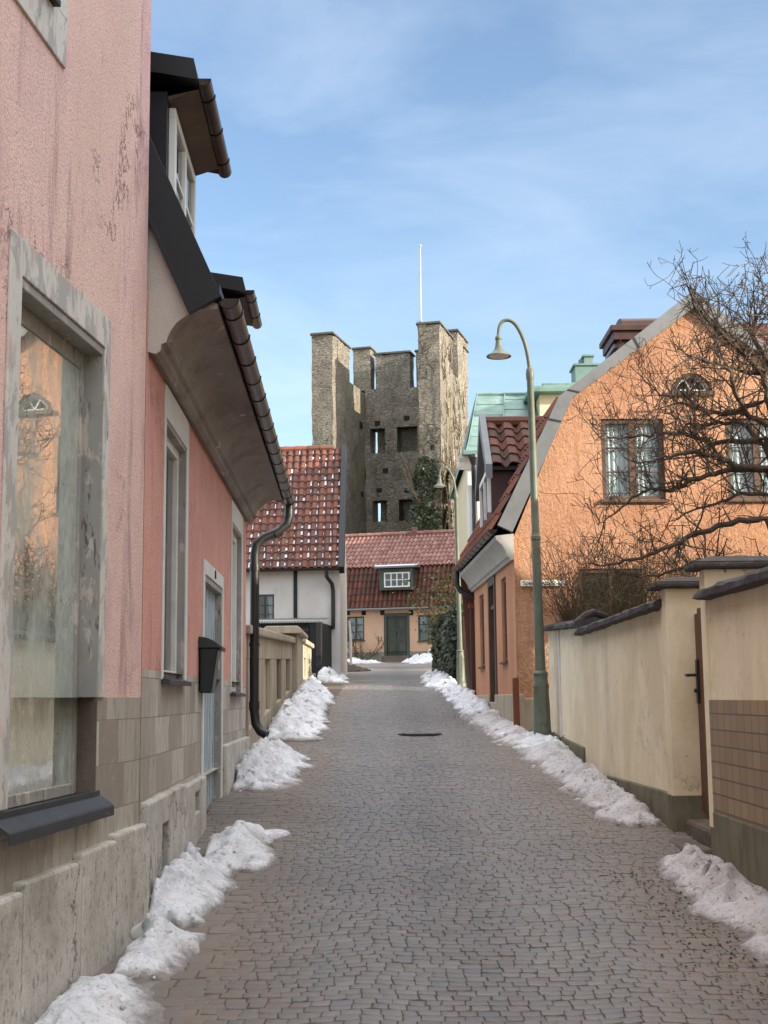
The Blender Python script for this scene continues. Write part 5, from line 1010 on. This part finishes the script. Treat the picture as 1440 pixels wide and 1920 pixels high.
p = atY(1432, 628, 34); b = B(); b.box(p.x - .5, p.x + 4, 34, 40, 3, zY(1432, 640, 34)); xx = p.x
t = thing('red_roof_house', 'house with red tile roof glimpsed behind the orange gable, far right', 'house', (p.x + 2, 36, 2)); b.build('wall', 'cream', t)
b = B(); za = zY(1432, 655, 34); pantile(b, (p.x - 1.0, 33.7, za), (1, 0, 0), 6, (0, 3, zY(1432, 612, 37) - za), Vector((0, 3, zY(1432, 612, 37) - za)).length, .24, .34, .04, 6); b.build('roof', 'pantile_red', t)
# ------------------------------------------------------------------ cream garden wall with gate, right side of the lane
GW = Fr((2.25, 0), (0, 1), -1)
def coping(b, y0, y1, z0, z1, w=.10, seed=0):
    n = max(2, int((y1 - y0) / .16)); k0 = len(b.v); pr = [(-.34, -.02), (-.34, .04), (-.12, .095), (w - .03, .05), (w, .03), (w, -.012), (w - .04, -.02)]
    for i in range(n + 1):
        y = y0 + (y1 - y0) * i / n; z = z0 + (z1 - z0) * i / n
        for (d, h) in pr:
            j = .016 * noise.noise(Vector((y * 5, d * 9, seed + h * 20))); q = GW.P(y, z + h + j, d + j); b.v.append(tuple(q)); b.t.append(0.)
    m_ = len(pr)
    for i in range(n):
        for j in range(m_): a = k0 + i * m_ + j; c = k0 + i * m_ + (j + 1) % m_; b.f.append((a, c, c + m_, a + m_)); b.mi.append(0)
    b.f.append(tuple(range(k0, k0 + m_))); b.f.append(tuple(range(k0 + n * m_, k0 + n * m_ + m_))); b.mi += [0, 0]
t = thing('garden_wall', 'cream plastered garden wall with dark slate coping and stone gate piers, right', 'wall', (2.3, 11, .6))
def panel(y0, y1, zp0, zp1, zt0, zt1, seed, d=0.):
    b = B(); b.box8([GW.P(y0, zp0, -.22), GW.P(y1, zp1, -.22), GW.P(y1, zp1, d), GW.P(y0, zp0, d), GW.P(y0, zt0, -.22), GW.P(y1, zt1, -.22), GW.P(y1, zt1, d), GW.P(y0, zt0, d)]); b.build('wall_panel', 'gardenwall', t)
    b = B(); b.box8([GW.P(y0, gz(y0) - .4, -.24), GW.P(y1, gz(y1) - .4, -.24), GW.P(y1, gz(y1) - .4, d + .025), GW.P(y0, gz(y0) - .4, d + .025), GW.P(y0, zp0, -.24), GW.P(y1, zp1, -.24), GW.P(y1, zp1, d + .025), GW.P(y0, zp0, d + .025)]); b.build('plinth', 'gardenplinth', t, bevel=.012)
    b = B(); coping(b, y0 - .06, y1 - .002, zt0, zt1, .10, seed); b.build('coping', 'coping', t)
panel(0, 9.315, .96, .96, 2.37, 2.42, 1, 0.); panel(10.76, 15.3, .985, .93, 2.46, 2.45, 2); panel(15.305, 18.5, 1.17, 1.27, 2.54, 2.66, 3)
b = B(); b.fb(GW, 4, 9.314, .962, 1.712, .0, .018); b.build('tile_panel', 'tantile', t)
b = B(); b.fb(GW, 9.316, 9.47, .84, 2.62, -.50, .012); b.build('gate_pier', 'gardenwall', t, bevel=.006)
b = B(); b.fb(GW, 9.316, 9.47, .2, .839, -.50, .004); b.build('pier_foot', 'gardenplinth', t)
b = B(); b.fb(GW, 10.55, 10.759, .97, 2.585, -.42, .030); b.build('gate_pier', 'gardenwall', t, bevel=.006)
b = B(); b.fb(GW, 10.55, 10.759, .2, .969, -.42, .04); b.build('pier_foot', 'gardenplinth', t)
def pcap(y0, y1, z, d0, d1):
    b = B(); k = 7
    for i in range(1): b.box8([GW.P(y0 - .09, z, d0 - .08), GW.P(y1 + .09, z, d0 - .08), GW.P(y1 + .09, z, d1 + .09), GW.P(y0 - .09, z, d1 + .09), GW.P(y0 - .09, z + .045, d0 - .08), GW.P(y1 + .09, z + .045, d0 - .08), GW.P(y1 + .09, z + .045, d1 + .09), GW.P(y0 - .09, z + .045, d1 + .09)])
    b.box8([GW.P(y0 - .09, z + .046, d0 - .08), GW.P(y1 + .09, z + .046, d0 - .08), GW.P(y1 + .09, z + .046, d1 + .09), GW.P(y0 - .09, z + .046, d1 + .09), GW.P(y0 + .02, z + .092, d0 + .05), GW.P(y1 - .02, z + .092, d0 + .05), GW.P(y1 - .02, z + .092, d1 - .05), GW.P(y0 + .02, z + .092, d1 - .05)]); b.build('pier_cap', 'coping', t, bevel=.015)
pcap(9.316, 9.47, 2.62, -.50, .012); pcap(10.55, 10.759, 2.585, -.42, .03)
b = B(); b.fb(GW, 17.25, 17.36, 1.2, 2.6, .0, .02); b.build('batten', 'white', t)
b = B(); b.tube([GW.P(15.30 + .02, 2.57, .06), GW.P(15.35, 2.66, -.05), GW.P(15.4, 2.70, -.16), GW.P(15.45, 2.66, -.30)], .045, 8); b.build('coping_end', 'coping', t)
t = thing('garden_gate', 'narrow brown vertical-board garden gate between two cream piers', 'gate', (2.45, 10, .8))
b = B(); zl = .86; n = 9
for i in range(n):
    a, c = 9.475 + 1.07 * i / n, 9.475 + 1.07 * (i + 1) / n; mid = (a + c) / 2; b.fb(GW, a + .004, c - .004, zl, 2.30 + .16 * math.sin(PI * (mid - 9.4) / 1.3), -.21, -.19 + .006 * (i % 2))
b.fb(GW, 9.48, 10.54, 1.1, 1.2, -.26, -.211); b.fb(GW, 9.48, 10.54, 2.0, 2.1, -.26, -.211); b.build('boards', 'gatewood', t, bevel=.004)
b = B(); b.fb(GW, 10.42, 10.47, 1.68, 2.02, -.184, -.165); hb = b.build('lock_plate', 'pipe', t); b = B(); b.tube([GW.P(10.445, 1.90, -.165), GW.P(10.445, 1.90, -.09), GW.P(10.40, 1.90, -.075), GW.P(10.30, 1.895, -.07)], .012, 8); b.tube([GW.P(10.445, 1.78, -.165), GW.P(10.445, 1.78, -.145)], .016, 8); smooth_by(b.build('handle', 'pipe', hb), .7)
t = thing('gate_step', 'rough dark stone step below the brown garden gate', 'step', (2.5, 10, .6))
b = B(); b.box(2.30, 2.56, 9.48, 10.54, .3, .80); b.build('upper_step', 'stonestep', t, bevel=.03); b = B(); b.box(2.10, 2.297, 9.55, 10.45, .3, .68); b.build('lower_step', 'stonestep', t, bevel=.03)
# ------------------------------------------------------------------ street lamps: one built, two copied
LY = 17.6; lb = atY(1018, 1388, LY); LZ = gz(LY)
lampt = thing('street_lamp', 'grey-green swan-neck street lamp in front of the orange house, nearest and tallest', 'street lamp', (lb.x, LY, LZ), 'green swan-neck street lamps along the lane')
lx = lb.x; zz = lambda y: zY(1000, y, LY); lean = -.0095
def ax_(z): return Vector((lx + lean * (z - LZ), LY, z))
def lathe_on(prof, name):   # profile (r, z) along the slightly leaning axis
    b = B(); b.tube([ax_(z) for r_, z in prof], [r_ for r_, z in prof], 20); return smooth_by(b.build(name, 'lampgreen', lampt), .6)
z0 = LZ - .05; zA = zz(1262); zB = zz(1005); zC_ = zz(700)
lathe_on([(.135, z0), (.135, z0 + .12), (.115, z0 + .15), (.118, z0 + .20), (.112, z0 + .22), (.106, z0 + .55), (.096, zA - .20), (.102, zA - .19), (.102, zA - .15), (.094, zA - .13), (.088, zA - .03), (.096, zA - .02), (.096, zA), (.072, zA + .03)], 'base')
b = B(); b.box8([ax_(z0 + .3) + Vector(p) for p in ((-.045, -.118, 0), (.045, -.118, 0), (.045, -.06, 0), (-.045, -.06, 0), (-.045, -.112, .55), (.045, -.112, .55), (.045, -.06, .55), (-.045, -.06, .55))]); b.build('service_door', 'lampgreen', lampt, bevel=.006)
lathe_on([(.068, zA + .0), (.060, zA + .9), (.058, zB - .06), (.068, zB - .05), (.066, zB - .03), (.068, zB - .01), (.060, zB), (.052, zB + .05), (.045, zC_ - .1), (.052, zC_ - .08), (.056, zC_ - .02), (.050, zC_ + .05), (.034, zC_ + .08)], 'pole')
ap = [atY(x, y, LY) for x, y in ((992.5, 694), (990, 668), (983, 640), (972, 616), (962, 604), (952, 600), (942, 603), (936, 614), (934.5, 630))]
ap[0] = ax_(zC_ + .05)
b = B(); pts = []
for i in range(len(ap) - 1):
    for k in range(4):
        f = k / 4; p_, q_, r_, s_ = ap[max(0, i - 1)], ap[i], ap[i + 1], ap[min(len(ap) - 1, i + 2)]
        pts.append(.5 * ((2 * q_) + (r_ - p_) * f + (2 * p_ - 5 * q_ + 4 * r_ - s_) * f * f + (3 * q_ - p_ - 3 * r_ + s_) * f ** 3))
pts.append(ap[-1]); b.tube(pts, [.030 - .008 * i / len(pts) for i in range(len(pts))], 12); smooth_by(b.build('arm', 'lampgreen', lampt), .9)
hz = ap[-1]; hH = ap[-1].z - atY(937, 669, LY).z
b = B(); b.lathe(hz - Vector((0, 0, hH)), [(.155, .012), (.168, .0), (.170, .012), (.150, .030), (.100, .055), (.070, .085), (.052, .13), (.042, .18), (.038, hH - .06), (.046, hH - .05), (.046, hH - .02), (.026, hH + .01)], 28); sh = smooth_by(b.build('shade', 'lampgreen', lampt), .7)
b = B(); b.lathe(hz - Vector((0, 0, hH - .004)), [(.02, -.012), (.11, -.01), (.14, .004), (.14, .01), (.02, .012)], 20); smooth_by(b.build('diffuser', 'whitepaint', sh), .7)
def copy_tree(o, par=None):
    c = o.copy(); sc.collection.objects.link(c)
    if par: c.parent = par; c.matrix_parent_inverse = o.matrix_parent_inverse.copy()
    for ch in list(o.children): copy_tree(ch, c)
    return c
c2 = copy_tree(lampt); Y2 = 30.2; c2.scale = (.88,) * 3; c2.location = (atY(864.5, 1290, Y2).x, Y2, gz(Y2)); c2['label'] = 'grey-green swan-neck street lamp standing by the ivy hedge and brown plank gate'
c3 = copy_tree(lampt); Y3 = 42; c3.scale = (.88,) * 3; c3.location = (atY(887, 1290, Y3).x, Y3, zY(875, 963, Y3) - (max(p.z for p in ap) - LZ) * .88); c3['label'] = 'farthest street lamp, only its curved neck and head seen against the tower wall'
# ------------------------------------------------------------------ apple tree and shrubs in the garden
r = random.Random(77)
t = thing('apple_tree', 'bare gnarled apple tree leaning over the garden wall, right edge', 'tree', (4.8, 15.2, 1.0))
TX = atY(1512, 1200, 15.2).x
b = B(); trunk = [Vector((TX + .1, 15.2, .8)), Vector((TX + .05, 15.25, 1.5)), Vector((TX, 15.2, 2.4)), Vector((TX - .06, 15.15, 3.2)), Vector((TX - .02, 15.2, 4.0)), Vector((TX - .10, 15.2, 4.9)), Vector((TX - .2, 15.3, 5.6))]
b.tube(trunk, [.20, .17, .155, .14, .12, .09, .06], 10); smooth_by(b.build('trunk', 'bark', t), 1.2)
LIMBS = [(2.9, 15.2, 14.3, .055, [(1440, 880), (1375, 875), (1345, 857), (1305, 847), (1255, 855), (1210, 868), (1175, 862)]),
 (2.9, 15.2, 14.7, .05, [(1440, 885), (1370, 879), (1330, 890), (1292, 900), (1255, 920), (1220, 915), (1175, 942), (1142, 970), (1122, 985)]),
 (3.2, 15.3, 15.4, .045, [(1440, 826), (1342, 832), (1305, 820), (1255, 812), (1205, 817), (1167, 820), (1130, 825), (1106, 792)]),
 (3.7, 15.2, 15.8, .045, [(1440, 752), (1362, 777), (1330, 772), (1297, 762), (1262, 748), (1220, 728), (1196, 700)]),
 (4.0, 15.2, 14.8, .06, [(1440, 745), (1430, 695), (1392, 660), (1355, 625), (1330, 590), (1312, 557), (1300, 522), (1298, 500)]),
 (4.3, 15.2, 15.6, .05, [(1450, 690), (1415, 640), (1412, 600), (1425, 560), (1432, 510), (1428, 465)]),
 (2.5, 15.2, 14.6, .055, [(1440, 970), (1365, 983), (1305, 1000), (1240, 1030), (1190, 1050), (1130, 1062), (1090, 1058)]),
 (2.3, 15.2, 15.3, .045, [(1440, 1075), (1370, 1062), (1310, 1050), (1250, 1075), (1200, 1082), (1155, 1075)]),
 (3.4, 15.2, 14.5, .05, [(1450, 800), (1405, 780), (1380, 740), (1372, 700), (1340, 680), (1300, 668), (1270, 655)]),
 (4.2, 15.3, 14.9, .04, [(1450, 700), (1400, 700), (1365, 690), (1345, 660), (1338, 610), (1350, 560)]),
 (4.6, 15.2, 15.2, .035, [(1462, 640), (1450, 580), (1462, 520), (1452, 470)]),
 (2.7, 15.2, 14.9, .04, [(1450, 930), (1390, 925), (1340, 945), (1290, 960), (1250, 985)]),
 (3.0, 15.3, 15.9, .04, [(1440, 850), (1400, 800), (1350, 790), (1320, 800), (1280, 790), (1250, 775), (1225, 760)])]
lb_ = B(); tw = B()
def sprout(p, d, L, r0, lev):
    n = max(3, int(L / .09)); pts = wander(tw if r0 < .011 else lb_, p, d, L, r0, max(.0035, r0 * .45), r, .22, n, 4 if r0 > .008 else 3, .06)
    if lev > 0:
        k = max(2, int(L / .125))
        for i in range(k):
            j = r.randint(1, len(pts) - 1); dd = (pts[j] - pts[j - 1]).normalized()
            nd = (dd * r.uniform(.2, .9) + Vector((r.gauss(0, .8), r.gauss(0, .8), r.gauss(.15, .8)))).normalized()
            sprout(pts[j], nd, L * r.uniform(.25, .6), max(.0038, r0 * .55), lev - 1)
for (zt0_, ya, yb, r0, px_) in LIMBS:
    n = len(px_); pts = [Vector((TX, 15.2, zt0_))]
    for i, (x, y) in enumerate(px_): pts.append(atY(x, y + max(0, (620 - y) * .42), ya + (yb - ya) * (i + 1) / n + .12 * math.sin(i * 1.7)))
    fine = []
    for i in range(len(pts) - 1):
        for k in range(4): fine.append(pts[i].lerp(pts[i + 1], k / 4) + Vector((r.gauss(0, .012), r.gauss(0, .012), r.gauss(0, .012))))
    fine.append(pts[-1]); N_ = len(fine)
    lb_.tube(fine, [max(.005, r0 * .82 * (1 - i / N_) ** .8) for i in range(N_)], 7)
    for i in range(3, N_):
        for q in range(1 if i < N_ * .35 else 2):
            dd = (fine[i] - fine[i - 1]).normalized(); nd = (dd * r.uniform(0, .8) + Vector((r.gauss(-.1, .7), r.gauss(0, .7), r.gauss(.3, .75)))).normalized()
            L = r.uniform(.22, .62) * (1.15 - .4 * i / N_)
            if r.random() < .14: nd = (nd + Vector((0, 0, 1.4))).normalized(); L *= 1.5
            sprout(fine[i], nd, L, max(.0055, min(.012, r0 * (1 - i / N_) * .4)), 2 if L > .32 else 1)
crown = lb_.build('limbs', 'bark', t); tw.build('twigs', 'bark', t, fixn=False)
def thicket(name, label, cx_, cy_, sx, sy, base, H, n, mt, seed, rad=.007, lean=(0, 0), cat='bush'):
    r = random.Random(seed); t = thing(name, label, cat, (cx_, cy_, base)); b = B(); s_ = b if n < 50 else B()
    kp = None if cx_ < 2 else (lambda q: Vector((max(q.x, 2.42 if q.z < 2.85 else 1.98), min(q.y, 19.25), q.z)))
    for i in range(n):
        p = Vector((cx_ + r.gauss(0, sx * .35), cy_ + r.gauss(0, sy * .35), base)); d = Vector((r.gauss(lean[0], .30), r.gauss(lean[1], .25), 1)); L = H * r.uniform(.6, 1.08)
        pts = wander(s_, p, d, L, rad, rad * .5, r, .28, 8, 3, .04, kp)
        for q in range(12):
            j = r.randint(2, len(pts) - 1); dd = (pts[j] - pts[j - 1]).normalized(); wander(b, pts[j], dd + Vector((r.gauss(0, .7), r.gauss(0, .7), r.gauss(0, .55))), r.uniform(.2, .5), rad * .5, rad * .32, r, .5, 4, 3, 0, kp)
    if s_ is not b: s_.build('stems', mt, t)
    b.build('twigs' if s_ is not b else 'stems', mt, t, fixn=False)
thicket('thorn_bush', 'reddish brown leafless bush spilling over the garden wall by the lamp', 2.95, 17.7, .9, .7, 1.15, 2.55, 420, 'twigs', 51, .006, (-.02, .0))
thicket('broom_bush', 'olive green twiggy bush behind the garden wall below the gable windows', 3.75, 17.5, 1.1, .7, 1.2, 2.3, 420, 'olive', 52, .006, (.05, -.05))
thicket('climbing_shrub', 'bare climbing shrub beside the far house door', FF.at(682, 1230)[0] and FF.P(FF.at(684, 1230)[0], 0, .35).x, FF.P(FF.at(684, 1230)[0], 0, .35).y, .7, .15, 3.3, 1.9, 12, 'vine', 53, .022, (.1, .25), 'shrub')
# ------------------------------------------------------------------ snow
def snow(name, label, xin, xout, y0, y1, H, seed, mt='snow', res=.03, lump=.5, side=1, peak=.35, group='melting snow piles along the lane', clods=0, fade=.35):
    """bank of old snow: xin(y) at the wall, xout(y) towards the road; height field with clods and ridges"""
    r = random.Random(seed); b = B(); ny = max(8, int((y1 - y0) / res)); nx = max(8, int(max(abs(xout(y0 + (y1 - y0) * f) - xin(y0 + (y1 - y0) * f)) for f in (.2, .5, .8)) / res)); nx = min(nx, 44); ny = min(ny, 220)
    L = [(r.uniform(.1, .9), r.uniform(.05, .95), r.uniform(.10, .26), r.uniform(.3, 1.)) for _ in range(clods)]
    k0 = len(b.v); W_ = abs(xout((y0 + y1) / 2) - xin((y0 + y1) / 2)); LL = y1 - y0
    for j in range(ny + 1):
        v = j / ny; y = y0 + LL * v
        for i in range(nx + 1):
            u = i / nx
            ue = u + .16 * noise.noise(Vector((y * 2.2, seed, 0))); ye = y + .10 * noise.noise(Vector((u * 4, seed + 3, y)))
            x = xin(y) + (xout(y) - xin(y)) * (u * (1 + .30 * noise.noise(Vector((y * 2.2, seed + 7, 1))) + .12 * noise.noise(Vector((y * 6, seed + 9, 1))) + .03 * noise.noise(Vector((y * 19, seed + 5, 1)))))
            ed = min(1, v / (fade * min(1, 1.2 / LL) + 1e-3)) * min(1, (1 - v) / (fade * min(1, 1.2 / LL) + 1e-3)); ed = max(0, ed) ** .6
            pu = (min(1, (u + .22) / (peak + .22)) ** .7) if u < peak else max(0, 1 - (u - peak) / (1 - peak)) ** 1.15
            P = Vector((x, y, seed * 1.7))
            n1 = noise.noise(P * 1.9); n2 = abs(noise.noise(P * 4.5 + Vector((5, 0, 0)))); n3 = noise.noise(P * 11); n4 = noise.noise(P * 26)
            cell = noise.cell_vector(P * 6.0).x
            n5 = abs(noise.noise(P * 8.5 + Vector((0, 0, 4)))); h = H * pu * ed * (1 + lump * (.7 * n1 - .9 * n2 - .55 * n5 + .25)) + (.20 * n3 + .12 * n4) * H * lump * min(1, pu * ed * 2.2)
            for (cu, cv, cr_, ch_) in L:
                du = (u - cu) * W_; dv = (v - cv) * LL; q = 1 - (du * du + dv * dv) / (cr_ * cr_) + .25 * n3
                if q > 0: h = max(h, h * .55 + min(1, q) ** .5 * min(cr_ * .6, H * .75) * ch_ * (1 - .4 * cu))
            h *= .86
            edge = min(u / .06 + .4, (1 - u) / .05, v / .03, (1 - v) / .03)
            if edge < 1: h = h * max(0, edge) - .06 * (1 - max(0, edge))
            b.v.append((x, ye, gz(y) + h - .012)); b.t.append(max(0., min(1., h / .075)))
    for j in range(ny):
        for i in range(nx): a = k0 + j * (nx + 1) + i; b.f.append((a, a + 1, a + nx + 2, a + nx + 1)); b.mi.append(0)
    ICO = [Vector(p).normalized() for p in ((0, 0, 1), (.9, 0, .45), (.28, .85, .45), (-.72, .53, .45), (-.72, -.53, .45), (.28, -.85, .45), (.72, .53, -.45), (-.28, .85, -.45), (-.9, 0, -.45), (-.28, -.85, -.45), (.72, -.53, -.45), (0, 0, -1))]
    IF = ((0, 1, 2), (0, 2, 3), (0, 3, 4), (0, 4, 5), (0, 5, 1), (1, 6, 2), (2, 7, 3), (3, 8, 4), (4, 9, 5), (5, 10, 1), (2, 6, 7), (3, 7, 8), (4, 8, 9), (5, 9, 10), (1, 10, 6))
    nv = len(b.v)
    for _ in range(clods * 6):          # lumps frozen onto the bank
        p = Vector(b.v[k0 + r.randrange(nv - k0)]); sz = res * r.choice((.3, .45, .6, .9, 1.3))
        p.z -= sz * .3
        if p.z < gz(p.y) - .03: continue
        k = len(b.v); sq = Vector((r.uniform(.7, 1.3), r.uniform(.7, 1.4), r.uniform(.5, .9)))
        for q in ICO: b.v.append(tuple(p + Vector((q.x * sq.x, q.y * sq.y, q.z * sq.z)) * sz * r.uniform(.75, 1.2))); b.t.append(1.)
        for f in IF: b.f.append(tuple(k + i for i in f)); b.mi.append(0)
    o = b.build(name, mt, None, smooth=True, fixn=False); tag(o, label, 'snow pile', group); return o
h1x = lambda y: -2.1215 + .0899 * y + .07; h2x = lambda y: -1.2 - .028 * y + .06
lin = lambda p, q: (lambda y: p[1] + (q[1] - p[1]) * (y - p[0]) / (q[0] - p[0]))
snow('snow_pile', 'white snow heap at the foot of the limestone plinth, nearest of all, bottom left', h1x, lin((5.2, -1.02), (7, -1.0)), 5.0, 6.75, .17, 1, res=.022, lump=.8, clods=4)
snow('snow_pile', 'rounded snow lump with a crushed cup lying on it', lambda y: h1x(y) + .08, lin((6.6, -1.02), (7.7, -.98)), 6.7, 7.62, .17, 2, res=.02, lump=.7, clods=3)
snow('snow_pile', 'tall smooth snow heap banked over the dark cellar vent', lambda y: -1.38, lambda y: -1.0, 7.75, 9.5, .27, 3, res=.022, lump=.75, peak=.15, clods=6)
snow('snow_pile', 'broken snow clods on the pavement before the blue door', lambda y: -1.30, lambda y: -.78, 9.2, 10.9, .16, 4, res=.022, lump=1.1, clods=9)
snow('snow_pile', 'big icy snow heap under the mouth of the black downpipe', h2x, lambda y: -.86 - .01 * (y - 13), 13.1, 16.6, .30, 5, res=.03, lump=.9, peak=.25, clods=14)
snow('snow_pile', 'large rough snow heap leaning on the concrete wall panels', lambda y: -1.66, lin((17, -.80), (23, -1.0)), 18.2, 25.2, .32, 6, res=.045, lump=.9, peak=.25, clods=26)
snow('snow_pile', 'bluish shaded snow mound against the capped concrete post', lambda y: -1.76, lin((24, -.85), (29, -1.25)), 24.6, 30.5, .32, 7, res=.06, lump=.8, peak=.3, clods=18)
snow('snow_pile', 'small snow heap at the black plank shed corner', lambda y: -1.75, lambda y: -.98, 33.2, 37.5, .32, 8, res=.06, lump=.9, clods=12)
snow('snow_pile', 'dirty grey snow heap below the tan tiled wall, bottom right', lambda y: 2.24, lin((7, 1.82), (9.4, 1.72)), 6.4, 9.5, .20, 9, 'snow_dirty', .022, .9, peak=.45, clods=7)
snow('snow_pile', 'long greyish snow bank along the cream garden wall', lambda y: 2.17, lin((10.7, 1.76), (17, 1.52)), 10.7, 17.0, .19, 10, 'snow_dirty', .03, .9, peak=.4, clods=14)
snow('snow_pile', 'white snow bank around the foot of the nearest lamp', lambda y: 2.2, lambda y: 1.56, 15.9, 18.6, .15, 11, 'snow', .035, 1., peak=.2, clods=12)
snow('snow_pile', 'trampled snow spread before the orange house corner', lambda y: 1.90 - .033 * (y - 19), lin((17.4, 1.38), (22, 1.15)), 17.2, 22.6, .13, 12, 'snow_dirty', .04, 1.1, peak=.2, clods=22)
snow('snow_pile', 'lumpy snow along the orange house plinth and brown gate', lambda y: 1.80 - .033 * (y - 21), lin((22, 1.18), (30, 1.05)), 21.8, 30.0, .22, 13, 'snow', .06, 1.1, peak=.2, clods=24)
snow('snow_pile', 'pale snow strip at the foot of the ivy hedge', lambda y: 1.62 - .02 * (y - 30), lambda y: .85 + .012 * (y - 30), 29.5, 39, .24, 14, 'snow', .08, 1.1, peak=.2, clods=18)
snow('snow_pile', 'ragged snow remains right of the far house steps', lambda y: 2.9, lambda y: .95, 56.6, 58.9, .62, 15, 'snow', .07, .9, peak=.4, clods=14)
snow('snow_pile', 'low snow strip below the bare climbing shrub', lambda y: -2.1, lambda y: .0, 57.6, 59.3, .26, 16, 'snow', .08, .9, peak=.4, clods=8)
snow('dirt_heap', 'brown heap of dirty gravel slush at the white house corner', lambda y: -2.0, lambda y: -.55, 44.5, 48.5, .30, 17, 'gravel', .08, 1.1, peak=.4, clods=10, group='none')
del bpy.data.objects['dirt_heap']['group']; bpy.data.objects['dirt_heap']['category'] = 'dirt heap'
sheet('cross_street', 'snow_dirty', lambda y: -12, lambda y: 14, 53.2, 60, -.002, 1.)
t = thing('manhole_cover', 'dark round iron manhole cover set in the middle of the cobbled lane', 'manhole cover', (.47, 18.9, gz(18.9)))
b = B(); b.lathe((.47, 18.9, gz(18.9)), [(.31, -.05), (.31, .016), (.27, .016), (.27, .010), (.0, .010)], 32); b.build('rim', 'rust_dark', t); b = B(); b.lathe((.47, 18.9, gz(18.9)), [(.262, -.04), (.262, .014), (.0, .0145)], 32); b.build('lid', 'rust_dark', t)
# crumbs of ice left on the setts
b = B(); r = random.Random(91)
for i in range(110):
    y = r.uniform(7.5, 24) if i % 3 else r.uniform(10, 18); x = r.gauss(.55, .55) if i % 2 else r.choice([r.gauss(-.75, .12), r.gauss(1.5, .15)])
    s_ = r.uniform(.005, .017); n = 6; z = gz(y) + .004; e = r.uniform(1, 2.6)
    pts = [Vector((x + s_ * e * math.cos(2 * PI * k / n) * r.uniform(.7, 1.2), y + s_ * math.sin(2 * PI * k / n) * r.uniform(.7, 1.2), z)) for k in range(n)]
    c_ = Vector((x, y, z + s_ * .35))
    for k in range(n): b.q(pts[k], pts[(k + 1) % n], c_)
o = b.build('ice_crumbs', 'snow'); tag(o, 'scattered crumbs of ice and snow on the cobbles', 'ice', None, 'stuff')
b = B()
for i in range(420):
    y = r.uniform(6.2, 9.2); x = 1.78 - .04 * (y - 7) + r.gauss(-.04, .16); s_ = r.uniform(.004, .012); z = gz(y) + .012
    pts = [Vector((x + s_ * math.cos(2 * PI * k / 5) * r.uniform(.6, 1.2), y + s_ * math.sin(2 * PI * k / 5) * r.uniform(.6, 1.2), z)) for k in range(5)]; c_ = Vector((x, y, z + s_ * .8))
    for k in range(5): b.q(pts[k], pts[(k + 1) % 5], c_)
o = b.build('grit', 'gravel'); tag(o, 'dark grit spread at the edge of the dirty snow', 'grit', None, 'stuff')
# crushed plastic cup on the snow
from mathutils.bvhtree import BVHTree
so_ = bpy.data.objects['snow_pile.001']; bv = BVHTree.FromPolygons([v.co for v in so_.data.vertices], [tuple(p.vertices) for p in so_.data.polygons])
hit = bv.ray_cast(Vector((-1.27, 7.08, 3)), Vector((0, 0, -1)))[0]; cp = hit + Vector((0, 0, .028)); t = thing('plastic_cup', 'crushed clear plastic cup lying on the snow lump by the plinth', 'cup', cp)
b = B(); R_ = Matrix.Rotation(1.15, 3, 'Y') @ Matrix.Rotation(.5, 3, 'X'); n = 18; rings = [(.034, 0), (.036, .02), (.042, .06), (.046, .10), (.049, .105)]
for i, (rr_, z) in enumerate(rings):
    for k in range(n):
        a = 2 * PI * k / n; f = 1 - .35 * max(0, math.cos(a - .6)) * math.sin(PI * min(1, z / .1)) + .05 * math.sin(a * 5); b.v.append(tuple(cp + R_ @ Vector((rr_ * f * math.cos(a), rr_ * f * math.sin(a), z - .05)))); b.t.append(0.)
for i in range(len(rings) - 1):
    for k in range(n): b.f.append((i * n + k, i * n + (k + 1) % n, (i + 1) * n + (k + 1) % n, (i + 1) * n + k)); b.mi.append(0)
b.f.append(tuple(range(n))); b.mi.append(0); b.build('cup_wall', 'plastic', t, smooth=True)
